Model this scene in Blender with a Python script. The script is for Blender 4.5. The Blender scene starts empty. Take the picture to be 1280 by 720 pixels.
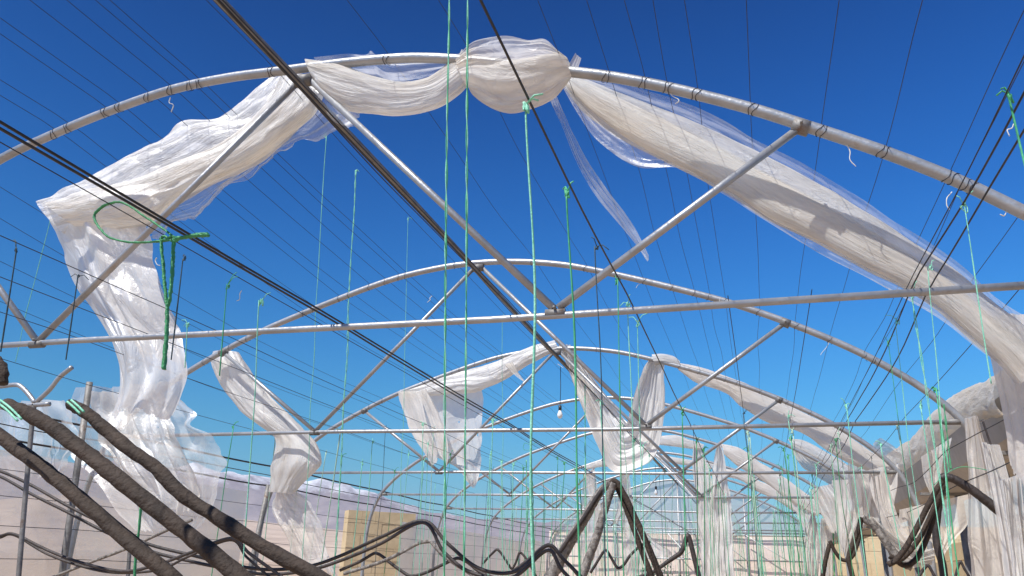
import bpy, math, random
import numpy as np
from mathutils import Matrix, Vector
random.seed(7); rng = np.random.default_rng(7)
SC = bpy.context.scene
COL = SC.collection
S = 3.0                      # metres between two hoops of the tunnel
EYE = 1.6                    # camera height
FOC, PIT, YAW, ROL, CX, Y1 = 984.7, 0.3414, 0.3046, 0.0343, 0.7673, 1.0918

# ------------------------------------------------------------------ camera
fw = np.array([-math.sin(YAW)*math.cos(PIT), math.cos(YAW)*math.cos(PIT), math.sin(PIT)])
r0 = np.array([math.cos(YAW), math.sin(YAW), 0.0]); u0 = np.cross(r0, fw)
rt = math.cos(ROL)*r0+math.sin(ROL)*u0; up = -math.sin(ROL)*r0+math.cos(ROL)*u0
CAM = np.array([CX*S, 0, EYE])
cd = bpy.data.cameras.new('camera'); cam = bpy.data.objects.new('camera', cd); COL.objects.link(cam)
cd.sensor_width = 36; cd.lens = FOC/1280*36; cd.clip_end = 40000; cd.clip_start = .05
m = Matrix.Identity(4)
for i in range(3):
    m[i][0] = rt[i]; m[i][1] = up[i]; m[i][2] = -fw[i]; m[i][3] = CAM[i]
cam.matrix_world = m; SC.camera = cam

def ray(px, py): return fw+rt*(px-640)/FOC-up*(py-360)/FOC
def unp(px, py, k):                       # the point seen at a pixel on the cross plane of bay k
    d = ray(px, py); return CAM+d*((Y1+k)*S/d[1])
def onx(px, py, X):                       # ... on a lengthwise plane
    d = ray(px, py); return CAM+d*((X*S-CAM[0])/d[0])
def W3(x, k, z): return np.array([x*S, (Y1+k)*S, z*S+EYE])
def proj(P):
    d = np.asarray(P, float)-CAM; z = d@fw
    return np.array([640+FOC*(d@rt)/z, 360-FOC*(d@up)/z])

# ------------------------------------------------------------------ noise
def _h(ix, iy, s):
    n = (ix.astype(np.int64)*374761393+iy.astype(np.int64)*668265263+s*1274126177) & 0x7fffffff
    n = ((n ^ (n >> 13))*1274126177) & 0x7fffffff
    return ((n ^ (n >> 16)) & 0xffff)/65535.0
def vn(x, y, s=0, px=0):                  # value noise, period px in x
    x = np.asarray(x, float); y = np.asarray(y, float)
    ix = np.floor(x); iy = np.floor(y); fx = x-ix; fy = y-iy
    fx = fx*fx*(3-2*fx); fy = fy*fy*(3-2*fy)
    ix = ix.astype(np.int64); iy = iy.astype(np.int64)
    a = ix % px if px else ix; b = (ix+1) % px if px else ix+1
    return ((_h(a, iy, s)*(1-fx)+_h(b, iy, s)*fx)*(1-fy)+(_h(a, iy+1, s)*(1-fx)+_h(b, iy+1, s)*fx)*fy)*2-1
def cr(pts, n):                           # Catmull-Rom through rows of numbers
    P = np.array(pts, float); m_ = len(P)
    if m_ == 2:
        t = np.linspace(0, 1, n)[:, None]; return P[0]*(1-t)+P[1]*t
    Q = np.vstack([2*P[0]-P[1], P, 2*P[-1]-P[-2]])
    t = np.linspace(0, m_-1, n); i = np.minimum(t.astype(int), m_-2); f = (t-i)[:, None]
    a, b, c, d = Q[i], Q[i+1], Q[i+2], Q[i+3]
    return .5*((2*b)+(-a+c)*f+(2*a-5*b+4*c-d)*f**2+(-a+3*b-3*c+d)*f**3)

# ------------------------------------------------------------------ materials
def nodes(name):
    mt = bpy.data.materials.new(name); mt.use_nodes = True
    nt = mt.node_tree; nt.nodes.clear()
    return mt, nt
def N(nt, t, **kw):
    n = nt.nodes.new(t)
    for a, b in kw.items():
        if a in n.inputs.keys(): n.inputs[a].default_value = b
        else: setattr(n, a, b)
    return n
def L(nt, a, b): nt.links.new(a, b)
def ramp(nt, src, stops):
    r = nt.nodes.new('ShaderNodeValToRGB'); e = r.color_ramp.elements
    e[0].position = stops[0][0]; e[0].color = stops[0][1]
    e[1].position = stops[-1][0]; e[1].color = stops[-1][1]
    for p, c in stops[1:-1]:
        q = e.new(p); q.color = c
    L(nt, src, r.inputs[0]); return r
def g(v): return (v, v, v, 1)
def c4(c): return (c[0], c[1], c[2], 1)
def solid(name, c0, c1, scale=8, rough=.6, metal=0, bump=.1, c2=None, rr=.15):
    mt, nt = nodes(name)
    tc = N(nt, 'ShaderNodeTexCoord')
    n1 = N(nt, 'ShaderNodeTexNoise', Scale=scale, Detail=6.0, Roughness=.65); L(nt, tc.outputs['Object'], n1.inputs['Vector'])
    st = [(.3, c4(c0)), (.7, c4(c1))]
    if c2: st = [(.3, c4(c0)), (.62, c4(c1)), (.72, c4(c2))]
    r = ramp(nt, n1.outputs[0], st)
    n2 = N(nt, 'ShaderNodeTexNoise', Scale=scale*6, Detail=4.0); L(nt, tc.outputs['Object'], n2.inputs['Vector'])
    b = N(nt, 'ShaderNodeBump', Strength=bump, Distance=.01); L(nt, n2.outputs[0], b.inputs['Height'])
    p = N(nt, 'ShaderNodeBsdfPrincipled', Metallic=metal)
    mr = N(nt, 'ShaderNodeMapRange'); mr.inputs[3].default_value = max(.05, rough-rr); mr.inputs[4].default_value = min(1, rough+rr)
    L(nt, n2.outputs[0], mr.inputs[0]); L(nt, mr.outputs[0], p.inputs['Roughness'])
    L(nt, r.outputs[0], p.inputs['Base Color']); L(nt, b.outputs[0], p.inputs['Normal'])
    o = N(nt, 'ShaderNodeOutputMaterial'); L(nt, p.outputs[0], o.inputs[0])
    return mt
STEEL = solid('galvanised_steel', (.29, .30, .315), (.41, .42, .435), 6, .42, .5, .25, (.33, .30, .27))
STEEL_OLD = solid('aged_steel', (.12, .115, .11), (.24, .23, .22), 9, .6, .3, .3, (.16, .11, .08))
WIRE = solid('dark_wire', (.018, .02, .03), (.05, .05, .06), 14, .6, .3, 0)
CABLE = solid('black_cable', (.012, .011, .012), (.035, .032, .03), 14, .5, 0, .1)
HOSE = solid('black_hose', (.016, .013, .012), (.055, .042, .038), 7, .6, 0, .5, (.10, .08, .07))
HOSE_DARK = solid('dark_hose', (.024, .016, .011), (.055, .037, .026), 11, .85, 0, .9, (.085, .060, .044))
HOSE_GREY = solid('weathered_hose', (.04, .032, .03), (.34, .31, .28), 30, .85, 0, .9, (.52, .47, .43))
TW_GREEN = solid('green_twine', (.03, .20, .07), (.06, .34, .14), 30, .5, 0, .4)
TW_MINT = solid('pale_green_twine', (.14, .52, .33), (.34, .74, .55), 26, .5, 0, .4)
TW_MID = solid('mid_green_twine', (.03, .26, .10), (.10, .48, .24), 6, .5, 0, .4)
TW_FADED = solid('faded_twine', (.30, .50, .36), (.52, .70, .56), 10, .6, 0, .4)
TW_DARK = solid('dark_twine', (.02, .045, .06), (.05, .10, .12), 20, .6, 0, .4)
TW_WHITE = solid('white_twine', (.55, .55, .52), (.8, .8, .77), 20, .6, 0, .3)
SAND = solid('dry_soil', (.36, .25, .17), (.46, .34, .24), .4, .95, 0, .5, (.30, .21, .15))
MUD = solid('mud_wall', (.50, .38, .22), (.62, .49, .30), 1.6, .95, 0, .6, (.66, .54, .36))
GUTTER = solid('gutter_sheet', (.30, .28, .26), (.42, .39, .36), 2.2, .6, .1, .3, (.24, .19, .15))
LEAF = solid('hedge_leaf', (.03, .06, .02), (.06, .10, .035), 5, .7, 0, .2)
GLASS = solid('bulb_glass', (.80, .80, .78), (.86, .86, .84), 5, .2, 0, 0)
HILL = solid('foothill_soil', (.36, .27, .20), (.54, .42, .32), .02, 1, 0, .5, (.44, .35, .26))

def film(name, lo, hi, col=(.90, .88, .84), dust=(.72, .60, .45), dustiness=.3, su=1.2, sv=9.0, tr=.5, gl=.12, bump=.5, cs=(6, 13), crease=.55):
    mt, nt = nodes(name)
    uv = N(nt, 'ShaderNodeTexCoord')
    mp = N(nt, 'ShaderNodeMapping'); mp.inputs['Scale'].default_value = (su, sv, 1); L(nt, uv.outputs['UV'], mp.inputs[0])
    n1 = N(nt, 'ShaderNodeTexNoise', Scale=1.0, Detail=5.0, Roughness=.6, Distortion=.5); L(nt, mp.outputs[0], n1.inputs['Vector'])
    al = N(nt, 'ShaderNodeMapRange'); al.inputs[1].default_value = .3; al.inputs[2].default_value = .7
    al.inputs[3].default_value = lo; al.inputs[4].default_value = hi; L(nt, n1.outputs[0], al.inputs[0])
    mp2 = N(nt, 'ShaderNodeMapping'); mp2.inputs['Scale'].default_value = (su*.9, sv*.35, 1); mp2.inputs['Location'].default_value = (3.1, 7.7, 0)
    L(nt, uv.outputs['UV'], mp2.inputs[0])
    n2 = N(nt, 'ShaderNodeTexNoise', Scale=1.0, Detail=4.0); L(nt, mp2.outputs[0], n2.inputs['Vector'])
    r = ramp(nt, n2.outputs[0], [(.42, c4(col)), (.42+.5*(1.02-dustiness), c4(dust))])
    mp3 = N(nt, 'ShaderNodeMapping'); mp3.inputs['Scale'].default_value = (cs[0], cs[1], 1); L(nt, uv.outputs['UV'], mp3.inputs[0])
    n3 = N(nt, 'ShaderNodeTexNoise', Scale=1.0, Detail=5.0, Roughness=.65, Distortion=2.2); L(nt, mp3.outputs[0], n3.inputs['Vector'])
    b1 = N(nt, 'ShaderNodeBump', Strength=bump, Distance=.012); L(nt, n3.outputs[0], b1.inputs['Height'])
    b2 = N(nt, 'ShaderNodeBump', Strength=bump*.5, Distance=.03); L(nt, n1.outputs[0], b2.inputs['Height']); L(nt, b1.outputs[0], b2.inputs['Normal'])
    vo = N(nt, 'ShaderNodeTexVoronoi', feature='F1', Scale=1.0)
    nd = N(nt, 'ShaderNodeMixRGB', blend_type='ADD'); nd.inputs[0].default_value = .55; L(nt, n3.outputs['Color'], nd.inputs[2])
    mp4 = N(nt, 'ShaderNodeMapping'); mp4.inputs['Scale'].default_value = (cs[0]*.8, cs[1]*.45, 1); mp4.inputs['Rotation'].default_value = (0, 0, .35); L(nt, uv.outputs['UV'], mp4.inputs[0])
    L(nt, mp4.outputs[0], nd.inputs[1]); L(nt, nd.outputs[0], vo.inputs['Vector'])
    b3 = N(nt, 'ShaderNodeBump', Strength=min(1, crease), Distance=.05); L(nt, vo.outputs['Distance'], b3.inputs['Height']); L(nt, b2.outputs[0], b3.inputs['Normal']); b2 = b3
    d = N(nt, 'ShaderNodeBsdfDiffuse'); t = N(nt, 'ShaderNodeBsdfTranslucent'); gs = N(nt, 'ShaderNodeBsdfGlossy', Roughness=.48)
    for q in (d, t): L(nt, r.outputs[0], q.inputs[0]); L(nt, b2.outputs[0], q.inputs['Normal'])
    L(nt, b2.outputs[0], gs.inputs['Normal'])
    m1 = N(nt, 'ShaderNodeMixShader'); m1.inputs[0].default_value = tr; L(nt, d.outputs[0], m1.inputs[1]); L(nt, t.outputs[0], m1.inputs[2])
    tp = N(nt, 'ShaderNodeBsdfTransparent')
    m2 = N(nt, 'ShaderNodeMixShader'); L(nt, al.outputs[0], m2.inputs[0]); L(nt, tp.outputs[0], m2.inputs[1]); L(nt, m1.outputs[0], m2.inputs[2])
    fr = N(nt, 'ShaderNodeFresnel', IOR=1.35); L(nt, b2.outputs[0], fr.inputs['Normal'])
    mm = N(nt, 'ShaderNodeMath', operation='MULTIPLY_ADD'); mm.inputs[1].default_value = .35; mm.inputs[2].default_value = gl*.25; L(nt, fr.outputs[0], mm.inputs[0])
    m3 = N(nt, 'ShaderNodeMixShader'); L(nt, mm.outputs[0], m3.inputs[0]); L(nt, m2.outputs[0], m3.inputs[1]); L(nt, gs.outputs[0], m3.inputs[2])
    o = N(nt, 'ShaderNodeOutputMaterial'); L(nt, m3.outputs[0], o.inputs[0])
    return mt
F_DENSE = film('gathered_film', .62, 1.0, (.93, .92, .90), (.78, .70, .58), .4, gl=.05, bump=.7)
F_VEIL = film('veil_film', .42, .88, (.93, .92, .90), (.84, .78, .70), .3, .9, 5, .5, .08, .8)
F_SHEET = film('white_sheet', .72, .98, (.94, .93, .91), (.84, .78, .70), .25, .7, 3, .5, .02, .4, (3, 9))
F_WHITE = film('layered_film', .84, 1.0, (.94, .93, .91), (.84, .77, .67), .35, .9, 6, .5, .05, .5, (3, 13))
F_SOFT = film('soft_film', .25, .75, (.92, .90, .87), (.84, .78, .72), .3, .9, 1.6, .5, .0, .3, (2, 3))
F_OPQ = film('thick_cream_film', .9, 1.0, (.92, .88, .80), (.78, .68, .55), .45, 1, 5, .5, .05, .5)
F_CREAM = film('dusty_film', .45, 1.0, (.95, .93, .88), (.86, .75, .61), .45, gl=.05, bump=.55, cs=(3, 13))
F_MID = film('creased_film', .46, .9, (.92, .91, .89), dustiness=.25, sv=6, gl=.06, bump=.7)
F_THIN = film('thin_film', .12, .5, (.90, .90, .88), (.8, .76, .68), .2, 1.5, 8, .5, .12, crease=.2)
F_GREY = film('grey_film', .76, 1.0, (.90, .87, .83), (.80, .73, .65), .4, .8, 3, .5, .03, .5, (3, 8))
F_WALL = film('wall_film', .46, .72, (.86, .83, .79), (.80, .70, .60), .45, .35, .5, .35, .04, .3, crease=.15)
F_WALL2 = film('dense_wall_film', .66, .92, (.90, .86, .80), (.80, .72, .62), .5, .35, 1.2, .3, .05, .3, crease=.15)
F_END = film('end_wall_film', .85, .98, (.92, .79, .69), (.88, .73, .60), .5, .4, .5, .2, .03, .3, crease=.15)
F_GABLE = film('gable_film', .5, .72, (.78, .78, .76), (.72, .70, .66), .3, .4, .5, .6, .05, .2, crease=.15)

def mountain_mat():
    mt, nt = nodes('snowy_rock')
    ge = N(nt, 'ShaderNodeNewGeometry'); sp = N(nt, 'ShaderNodeSeparateXYZ'); L(nt, ge.outputs['Position'], sp.inputs[0])
    n = N(nt, 'ShaderNodeTexNoise', Scale=.012, Detail=9.0, Roughness=.7); L(nt, ge.outputs['Position'], n.inputs['Vector'])
    a = N(nt, 'ShaderNodeMath', operation='MULTIPLY_ADD'); a.inputs[1].default_value = 210; L(nt, n.outputs[0], a.inputs[0]); L(nt, sp.outputs[2], a.inputs[2])
    at = N(nt, 'ShaderNodeAttribute', attribute_name='snowline')
    s = N(nt, 'ShaderNodeMath', operation='SUBTRACT'); L(nt, a.outputs[0], s.inputs[0]); L(nt, at.outputs['Fac'], s.inputs[1])
    mr = N(nt, 'ShaderNodeMapRange'); mr.inputs[1].default_value = 135; mr.inputs[2].default_value = 200; L(nt, s.outputs[0], mr.inputs[0])
    r = ramp(nt, n.outputs[0], [(.3, (.24, .20, .19, 1)), (.7, (.38, .32, .29, 1))])
    mx = N(nt, 'ShaderNodeMixRGB'); L(nt, mr.outputs[0], mx.inputs[0]); L(nt, r.outputs[0], mx.inputs[1]); mx.inputs[2].default_value = (.72, .73, .76, 1)
    d = N(nt, 'ShaderNodeBsdfDiffuse'); L(nt, mx.outputs[0], d.inputs[0])
    o = N(nt, 'ShaderNodeOutputMaterial'); L(nt, d.outputs[0], o.inputs[0]); return mt
MOUNT = mountain_mat()

# ------------------------------------------------------------------ object helpers
def mesh_obj(name, V, Fc, mat, parent=None, uv=None, smooth=True):
    me = bpy.data.meshes.new(name)
    me.from_pydata([tuple(v) for v in V], [], [tuple(f) for f in Fc])
    if smooth: me.polygons.foreach_set('use_smooth', [True]*len(me.polygons))
    if uv is not None:
        ul = me.uv_layers.new(name='UVMap'); li = np.zeros(len(me.loops), int); me.loops.foreach_get('vertex_index', li)
        ul.data.foreach_set('uv', np.asarray(uv)[li].ravel())
    me.materials.append(mat)
    o = bpy.data.objects.new(name, me); COL.objects.link(o)
    if parent:
        o.parent = parent; o.matrix_parent_inverse = Matrix.Translation(-Vector(parent.location))
    return o
def tag(o, label, cat, group=None, kind=None):
    o['label'] = label; o['category'] = cat
    if group: o['group'] = group
    if kind: o['kind'] = kind
    return o
def struct(o, kind='structure'):
    o['kind'] = kind; return o
def empty(name, loc):
    o = bpy.data.objects.new(name, None); COL.objects.link(o); o.location = tuple(loc); o.empty_display_size = .1; return o
class MB:
    def __init__(s): s.V = []; s.F = []; s.n = 0
    def add(s, V, Fc):
        s.V += [tuple(v) for v in V]; s.F += [tuple(i+s.n for i in f) for f in Fc]; s.n += len(V)
    def tube(s, P, r, sides=8, flat=1.0, jit=0, seed=0, cap=True, fdir=None):
        P = np.array(P, float); n = len(P)
        T = np.gradient(P, axis=0); T /= np.linalg.norm(T, axis=1)[:, None]+1e-12
        a = np.array([0, 0, 1.0]) if abs(T[0][2]) < .9 else np.array([1.0, 0, 0])
        if fdir is not None: a = np.array(fdir, float)
        R = np.broadcast_to(np.asarray(r, float), (n,)) if np.ndim(r) < 1 else np.asarray(r, float)
        ph = np.linspace(0, 2*np.pi, sides, endpoint=False); out = []
        for i in range(n):
            a = a-T[i]*(a@T[i]); a /= np.linalg.norm(a)+1e-12; b = np.cross(T[i], a)
            rr = R[i]*(1+(jit*vn(ph*1.3+seed, np.full(sides, i*.45), seed) if jit else 0))
            out.append(P[i]+np.outer(np.cos(ph)*rr*flat, a)+np.outer(np.sin(ph)*rr, b))
        V = np.vstack(out)
        Fc = [(i*sides+j, i*sides+(j+1) % sides, (i+1)*sides+(j+1) % sides, (i+1)*sides+j) for i in range(n-1) for j in range(sides)]
        if cap: Fc += [tuple(range(sides))[::-1], tuple((n-1)*sides+j for j in range(sides))]
        s.add(V, Fc)
    def box(s, p, q):
        (a, b, c), (d, e, f) = p, q
        s.add([(a, b, c), (d, b, c), (d, e, c), (a, e, c), (a, b, f), (d, b, f), (d, e, f), (a, e, f)],
              [(0, 3, 2, 1), (4, 5, 6, 7), (0, 1, 5, 4), (1, 2, 6, 5), (2, 3, 7, 6), (3, 0, 4, 7)])
    def build(s, name, mat, parent=None, smooth=True): return mesh_obj(name, s.V, s.F, mat, parent, None, smooth)

# ------------------------------------------------------------------ setting: ground, hills, sky, light
def grid(nx, ny, f):
    V = [f(i, j) for i in range(nx) for j in range(ny)]
    Fc = [(i*ny+j, (i+1)*ny+j, (i+1)*ny+j+1, i*ny+j+1) for i in range(nx-1) for j in range(ny-1)]
    return np.array(V), Fc
V, Fc = grid(60, 60, lambda i, j: ((i/59*2-1)**3*4500, (j/59*2-1)**3*4500, 0))
near = np.exp(-(V[:, 0]**2+V[:, 1]**2)/900.)
V[:, 2] = .05*vn(V[:, 0]*.8, V[:, 1]*.8, 3)*near-.02
struct(mesh_obj('ground', V, Fc, SAND))
def ridge_mesh(name, az0, az1, na, d0, d1, nd, elev, mat, rough, seed):
    az = np.radians(np.linspace(az0, az1, na)); dd = np.linspace(0, 1, nd)
    V = []; sl = []
    for a in az:
        ad = math.degrees(a); e = elev(ad)
        top = math.tan(math.radians(e))*(d0+d1)/2+EYE
        for t in dd:
            d = d0+(d1-d0)*t
            sh = max(0, 1-abs(t-.5)*2)
            V.append((math.sin(a)*d+CAM[0], math.cos(a)*d, top*sh**1.15, top, sh))
    V = np.array(V); s = V[:, 4]
    nz = sum(vn(V[:, 0]/q, V[:, 1]/q, seed+i)*w for i, (q, w) in enumerate(((420, .5), (150, .28), (60, .16), (25, .08))))
    nz = nz-.6*np.abs(vn(V[:, 0]/180, V[:, 1]/240, seed+9))
    z = V[:, 2]*(1+rough*nz*.8)+s*V[:, 3]*rough*.3*nz-.5
    Fc = [(i*nd+j, (i+1)*nd+j, (i+1)*nd+j+1, i*nd+j+1) for i in range(na-1) for j in range(nd-1)]
    o = mesh_obj(name, np.column_stack([V[:, 0], V[:, 1], z]), Fc, mat)
    at = o.data.attributes.new('snowline', 'FLOAT', 'POINT'); at.data.foreach_set('value', V[:, 3]*.72)
    return struct(o)
def interp(x, pts): return float(np.interp(x, [p[0] for p in pts], [p[1] for p in pts]))
# azimuth: 0 = along the tunnel, negative to the left
ridge_mesh('mountains', -62, 60, 420, 2300, 3700, 46, lambda a: interp(a, [(-62, 5.6), (-50, 5.6), (-45, 6.2), (-41, 6.2), (-37, 5.7), (-33, 5.0), (-29, 5.0), (-26, 4.5), (-21, 3.8), (-15.5, 4.0), (-12.4, 3.6), (-8, 2.8), (5, 1.8), (60, 1.8)]), MOUNT, .22, 21)
ridge_mesh('foothills', -64, 64, 200, 700, 1700, 30, lambda a: interp(a, [(-64, 2.8), (-49, 2.8), (-45, 3.2), (-38, 2.7), (-27, 2.4), (-19, 1.8), (-13, 1.3), (6, .7), (64, .7)]), HILL, .22, 51)

w = bpy.data.worlds.new('World'); SC.world = w; w.use_nodes = True
nt = w.node_tree; bg = nt.nodes['Background']
SUN_EL, SUN_AZ = math.radians(57), math.radians(208)      # azimuth clockwise from +Y: behind the camera, to the left
sk = nt.nodes.new('ShaderNodeTexSky'); sk.sky_type = 'NISHITA'; sk.sun_disc = False
sk.sun_elevation = SUN_EL; sk.sun_rotation = SUN_AZ; sk.altitude = 1800; sk.air_density = 1.0; sk.dust_density = .1; sk.ozone_density = 6.0
# deep, dry high-country blue: the clear sky's colour ratios made steeper, its brightness kept
spc = N(nt, 'ShaderNodeSeparateColor'); cmb = N(nt, 'ShaderNodeCombineColor'); L(nt, sk.outputs[0], spc.inputs[0])
wtc = N(nt, 'ShaderNodeTexCoord'); wmp = N(nt, 'ShaderNodeMapping'); wmp.inputs['Scale'].default_value = (1, 1, .33); wno = N(nt, 'ShaderNodeVectorMath', operation='NORMALIZE')
L(nt, wtc.outputs['Generated'], wmp.inputs[0]); L(nt, wmp.outputs[0], wno.inputs[0]); L(nt, wno.outputs[0], sk.inputs[0])
bp = N(nt, 'ShaderNodeMath', operation='POWER'); bp.inputs[1].default_value = 2.2; bm = N(nt, 'ShaderNodeMath', operation='MULTIPLY'); bm.inputs[1].default_value = .075
L(nt, spc.outputs[2], bp.inputs[0]); L(nt, bp.outputs[0], bm.inputs[0]); L(nt, bm.outputs[0], cmb.inputs[2])
for i_ in (0, 1):
    dv = N(nt, 'ShaderNodeMath', operation='DIVIDE'); pw = N(nt, 'ShaderNodeMath', operation='POWER'); ml = N(nt, 'ShaderNodeMath', operation='MULTIPLY')
    L(nt, spc.outputs[i_], dv.inputs[0]); L(nt, spc.outputs[2], dv.inputs[1]); L(nt, dv.outputs[0], pw.inputs[0]); pw.inputs[1].default_value = (2.9, 2.3)[i_]
    L(nt, pw.outputs[0], ml.inputs[0]); L(nt, bm.outputs[0], ml.inputs[1]); L(nt, ml.outputs[0], cmb.inputs[i_])
L(nt, cmb.outputs[0], bg.inputs[0]); bg.inputs[1].default_value = .10
sd = bpy.data.lights.new('sun', 'SUN'); sd.energy = 5.0; sd.angle = math.radians(.53); sd.color = (1, .965, .91)
so = bpy.data.objects.new('sun', sd); COL.objects.link(so)
dirv = Vector((math.sin(SUN_AZ)*math.cos(SUN_EL), math.cos(SUN_AZ)*math.cos(SUN_EL), math.sin(SUN_EL)))
so.rotation_euler = dirv.to_track_quat('Z', 'Y').to_euler()
SC.view_settings.view_transform = 'Standard'; SC.view_settings.look = 'None'; SC.view_settings.exposure = .3; SC.view_settings.gamma = 1
SC.cycles.transparent_max_bounces = 40; SC.cycles.max_bounces = 8; SC.cycles.volume_bounces = 0
HAZE = True
if HAZE:
    b = MB(); b.box((-4600, -4600, -1.5), (4600, 4600, 420)); hz = b.build('haze', bpy.data.materials.new('pale_haze'), None, False); struct(hz, 'stuff')
    mt = hz.data.materials[0]; mt.use_nodes = True; nt = mt.node_tree; nt.nodes.clear()
    pv = N(nt, 'ShaderNodeVolumePrincipled', Density=.00011); pv.inputs['Color'].default_value = (.26, .50, 1, 1); pv.inputs['Anisotropy'].default_value = .1
    o = N(nt, 'ShaderNodeOutputMaterial'); L(nt, pv.outputs[0], o.inputs['Volume'])

# ------------------------------------------------------------------ the tunnel frame
PROF = [(0, .868), (.12, .862), (.25, .843), (.36, .815), (.48, .778), (.60, .738), (.72, .695), (.86, .633), (1.0, .560), (1.1, .495), (1.18, .43), (1.245, .355), (1.285, .26), (1.305, .15), (1.31, 0), (1.31, -.25), (1.31, -.535)]
P0 = [(-1.31, -.535), (-1.31, -.1), (-1.30, .15), (-1.27, .29), (-1.22, .40), (-1.14, .50), (-1.02, .60), (-.86, .70), (-.716, .776), (-.599, .815), (-.465, .851), (-.314, .880), (-.183, .887), (-.065, .883), (.147, .872), (.29, .849), (.523, .781), (.628, .745), (.721, .705), (.796, .669), (.862, .633), (.964, .575), (1.048, .521), (1.117, .468), (1.18, .415), (1.245, .345)]+[p for p in PROF if p[1] < .3]
def prof0_z(x): return float(np.interp(x, [p[0] for p in P0[4:26]], [p[1] for p in P0[4:26]]))
def prof_z(x): return float(np.interp(abs(x), [p[0] for p in PROF[:12]], [p[1] for p in PROF[:12]]))
full = [(-a, b) for a, b in PROF[:0:-1]]+PROF
NODE, TIE = .4936, .3614
ordw = ['nearest', 'second', 'third', 'fourth', 'fifth', 'sixth', 'seventh', 'farthest']
hints = ['nearest galvanised steel hoop, cut by both photo edges, with the film festoon on its crown',
         'second galvanised hoop, bare along its top, just beyond the crossing of the near struts',
         'third galvanised hoop, carrying the ragged white sheet and the V shaped drape',
         'fourth galvanised hoop, bare at the crown behind the hanging light bulb',
         'fifth galvanised hoop, thin and pale behind the V shaped drape',
         'sixth galvanised hoop counted from the camera, low above the snowy mountains',
         'seventh small distant hoop, last one before the end wall',
         'farthest hoop, framing the milky gable above the beige end wall']
def pick_tie_x(pts, k): return [unp(px, py, k)[0]/S for px, py in pts]
tieL = pick_tie_x([(67, 171), (84, 165), (131, 144), (149, 136), (185, 124), (213, 118), (237, 113), (249, 109), (340, 89)], 0)
tieR = pick_tie_x([(759, 93), (805, 101), (835, 108), (870, 116), (941, 134), (1027, 163), (1104, 190), (1188, 225), (1211, 232)], 0)
roofX = [-1.02, -.93, -.84, -.78]+tieL+[.17, .33, .5]+tieR+[1.13]
def ring(x, k, r, turns, seed):
    pz = prof0_z if k == 0 else prof_z
    z = pz(x); c = W3(x, k, z); dz = (pz(x+.02)-pz(x-.02))/.04; t = np.array([1, 0, dz]); t /= np.linalg.norm(t)
    n = np.array([-t[2], 0, t[0]]); y = np.array([0, 1.0, 0]); P = []
    for a in np.linspace(0, turns*2*np.pi, int(turns*12)+1):
        P.append(c+(n*math.cos(a)+y*math.sin(a))*r+t*((a/(turns*2*np.pi)-.5)*.05+.006*math.sin(a*2.3+seed)))
    return P
for k in range(8):
    root = tag(empty('greenhouse_hoop', W3(0, k, 0)*np.array([1, 1, 0])), hints[k], 'greenhouse hoop', 'steel hoops of the tunnel')
    zo = .02*math.sin(k*2.1) if k > 2 else 0
    b = MB(); P = cr([W3(x, k, z)+np.array([0, 0, zo]) for x, z in (P0 if k == 0 else full)], 150); b.tube(P, .0275, 12); b.build('hoop_pipe', STEEL, root)
    b = MB(); b.tube([W3(-1.245, k, TIE), W3(-.4, k, TIE+.003), W3(.4, k, TIE-.004), W3(1.205, k, TIE)], .0165, 10); b.build('tie_bar', STEEL, root)
    for sx in (-1, 1):
        b = MB(); b.tube([W3(sx*1.2, k, TIE), W3(sx*1.25, k, TIE)], .022, 10); b.build('bar_sleeve', STEEL_OLD, root)
        b = MB(); b.tube([W3(sx*.012, k, .852), W3(sx*(NODE-.003), k, TIE+.008)], .018, 10); b.build('strut', STEEL, root)
        b = MB(); b.tube([W3(sx*(NODE+.004), k, TIE+.008), W3(sx*.863, k, .695 if k == 0 and sx < 0 else .628)], .018, 10); b.build('strut', STEEL, root)
    if k < 4:
        for sx in (-1, 1):
            c = W3(sx*.863, k, .695 if k == 0 and sx < 0 else .628); zd = (prof_z(.88)-prof_z(.845))/.035; t_ = np.array([1, 0, sx*zd]); t_ /= np.linalg.norm(t_)
            b = MB(); b.tube([c-t_*.035, c+t_*.035], .036, 12); b.tube([c+np.array([0, -.05, 0]), c+np.array([0, .05, 0])], .007, 6); b.build('clamp', STEEL_OLD, root)
            c = W3(sx*NODE, k, TIE); b = MB(); b.tube([c-np.array([.045, 0, 0]), c+np.array([.045, 0, 0])], .021, 10); b.tube([c+np.array([0, -.035, .02]), c+np.array([0, .035, .02])], .007, 6); b.build('clamp', STEEL_OLD, root)
        c = W3(0, k, .852); b = MB(); b.tube([c-np.array([.05, 0, 0]), c+np.array([.05, 0, 0])], .036, 12); b.tube([c+np.array([0, -.06, -.03]), c+np.array([0, .06, -.03])], .008, 6); b.build('clamp', STEEL_OLD, root)
    if k < 3:
        for i, x in enumerate(roofX):
            if abs(x) > 1.1: continue
            b = MB(); b.tube(ring(x, k, .029, 2.2 if k == 0 else 1.5, i), .0016, 5); b.build('wire_tie', WIRE, root)
ridge = MB(); ridge.tube([W3(0, q, .838+.004*math.sin(q*3)) for q in np.linspace(-.95, 7.05, 60)], .023, 12)
rp = tag(ridge.build('ridge_pipe', STEEL_OLD), 'long dark ridge pipe running from the top edge down through the crown of every hoop', 'ridge pipe')

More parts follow.
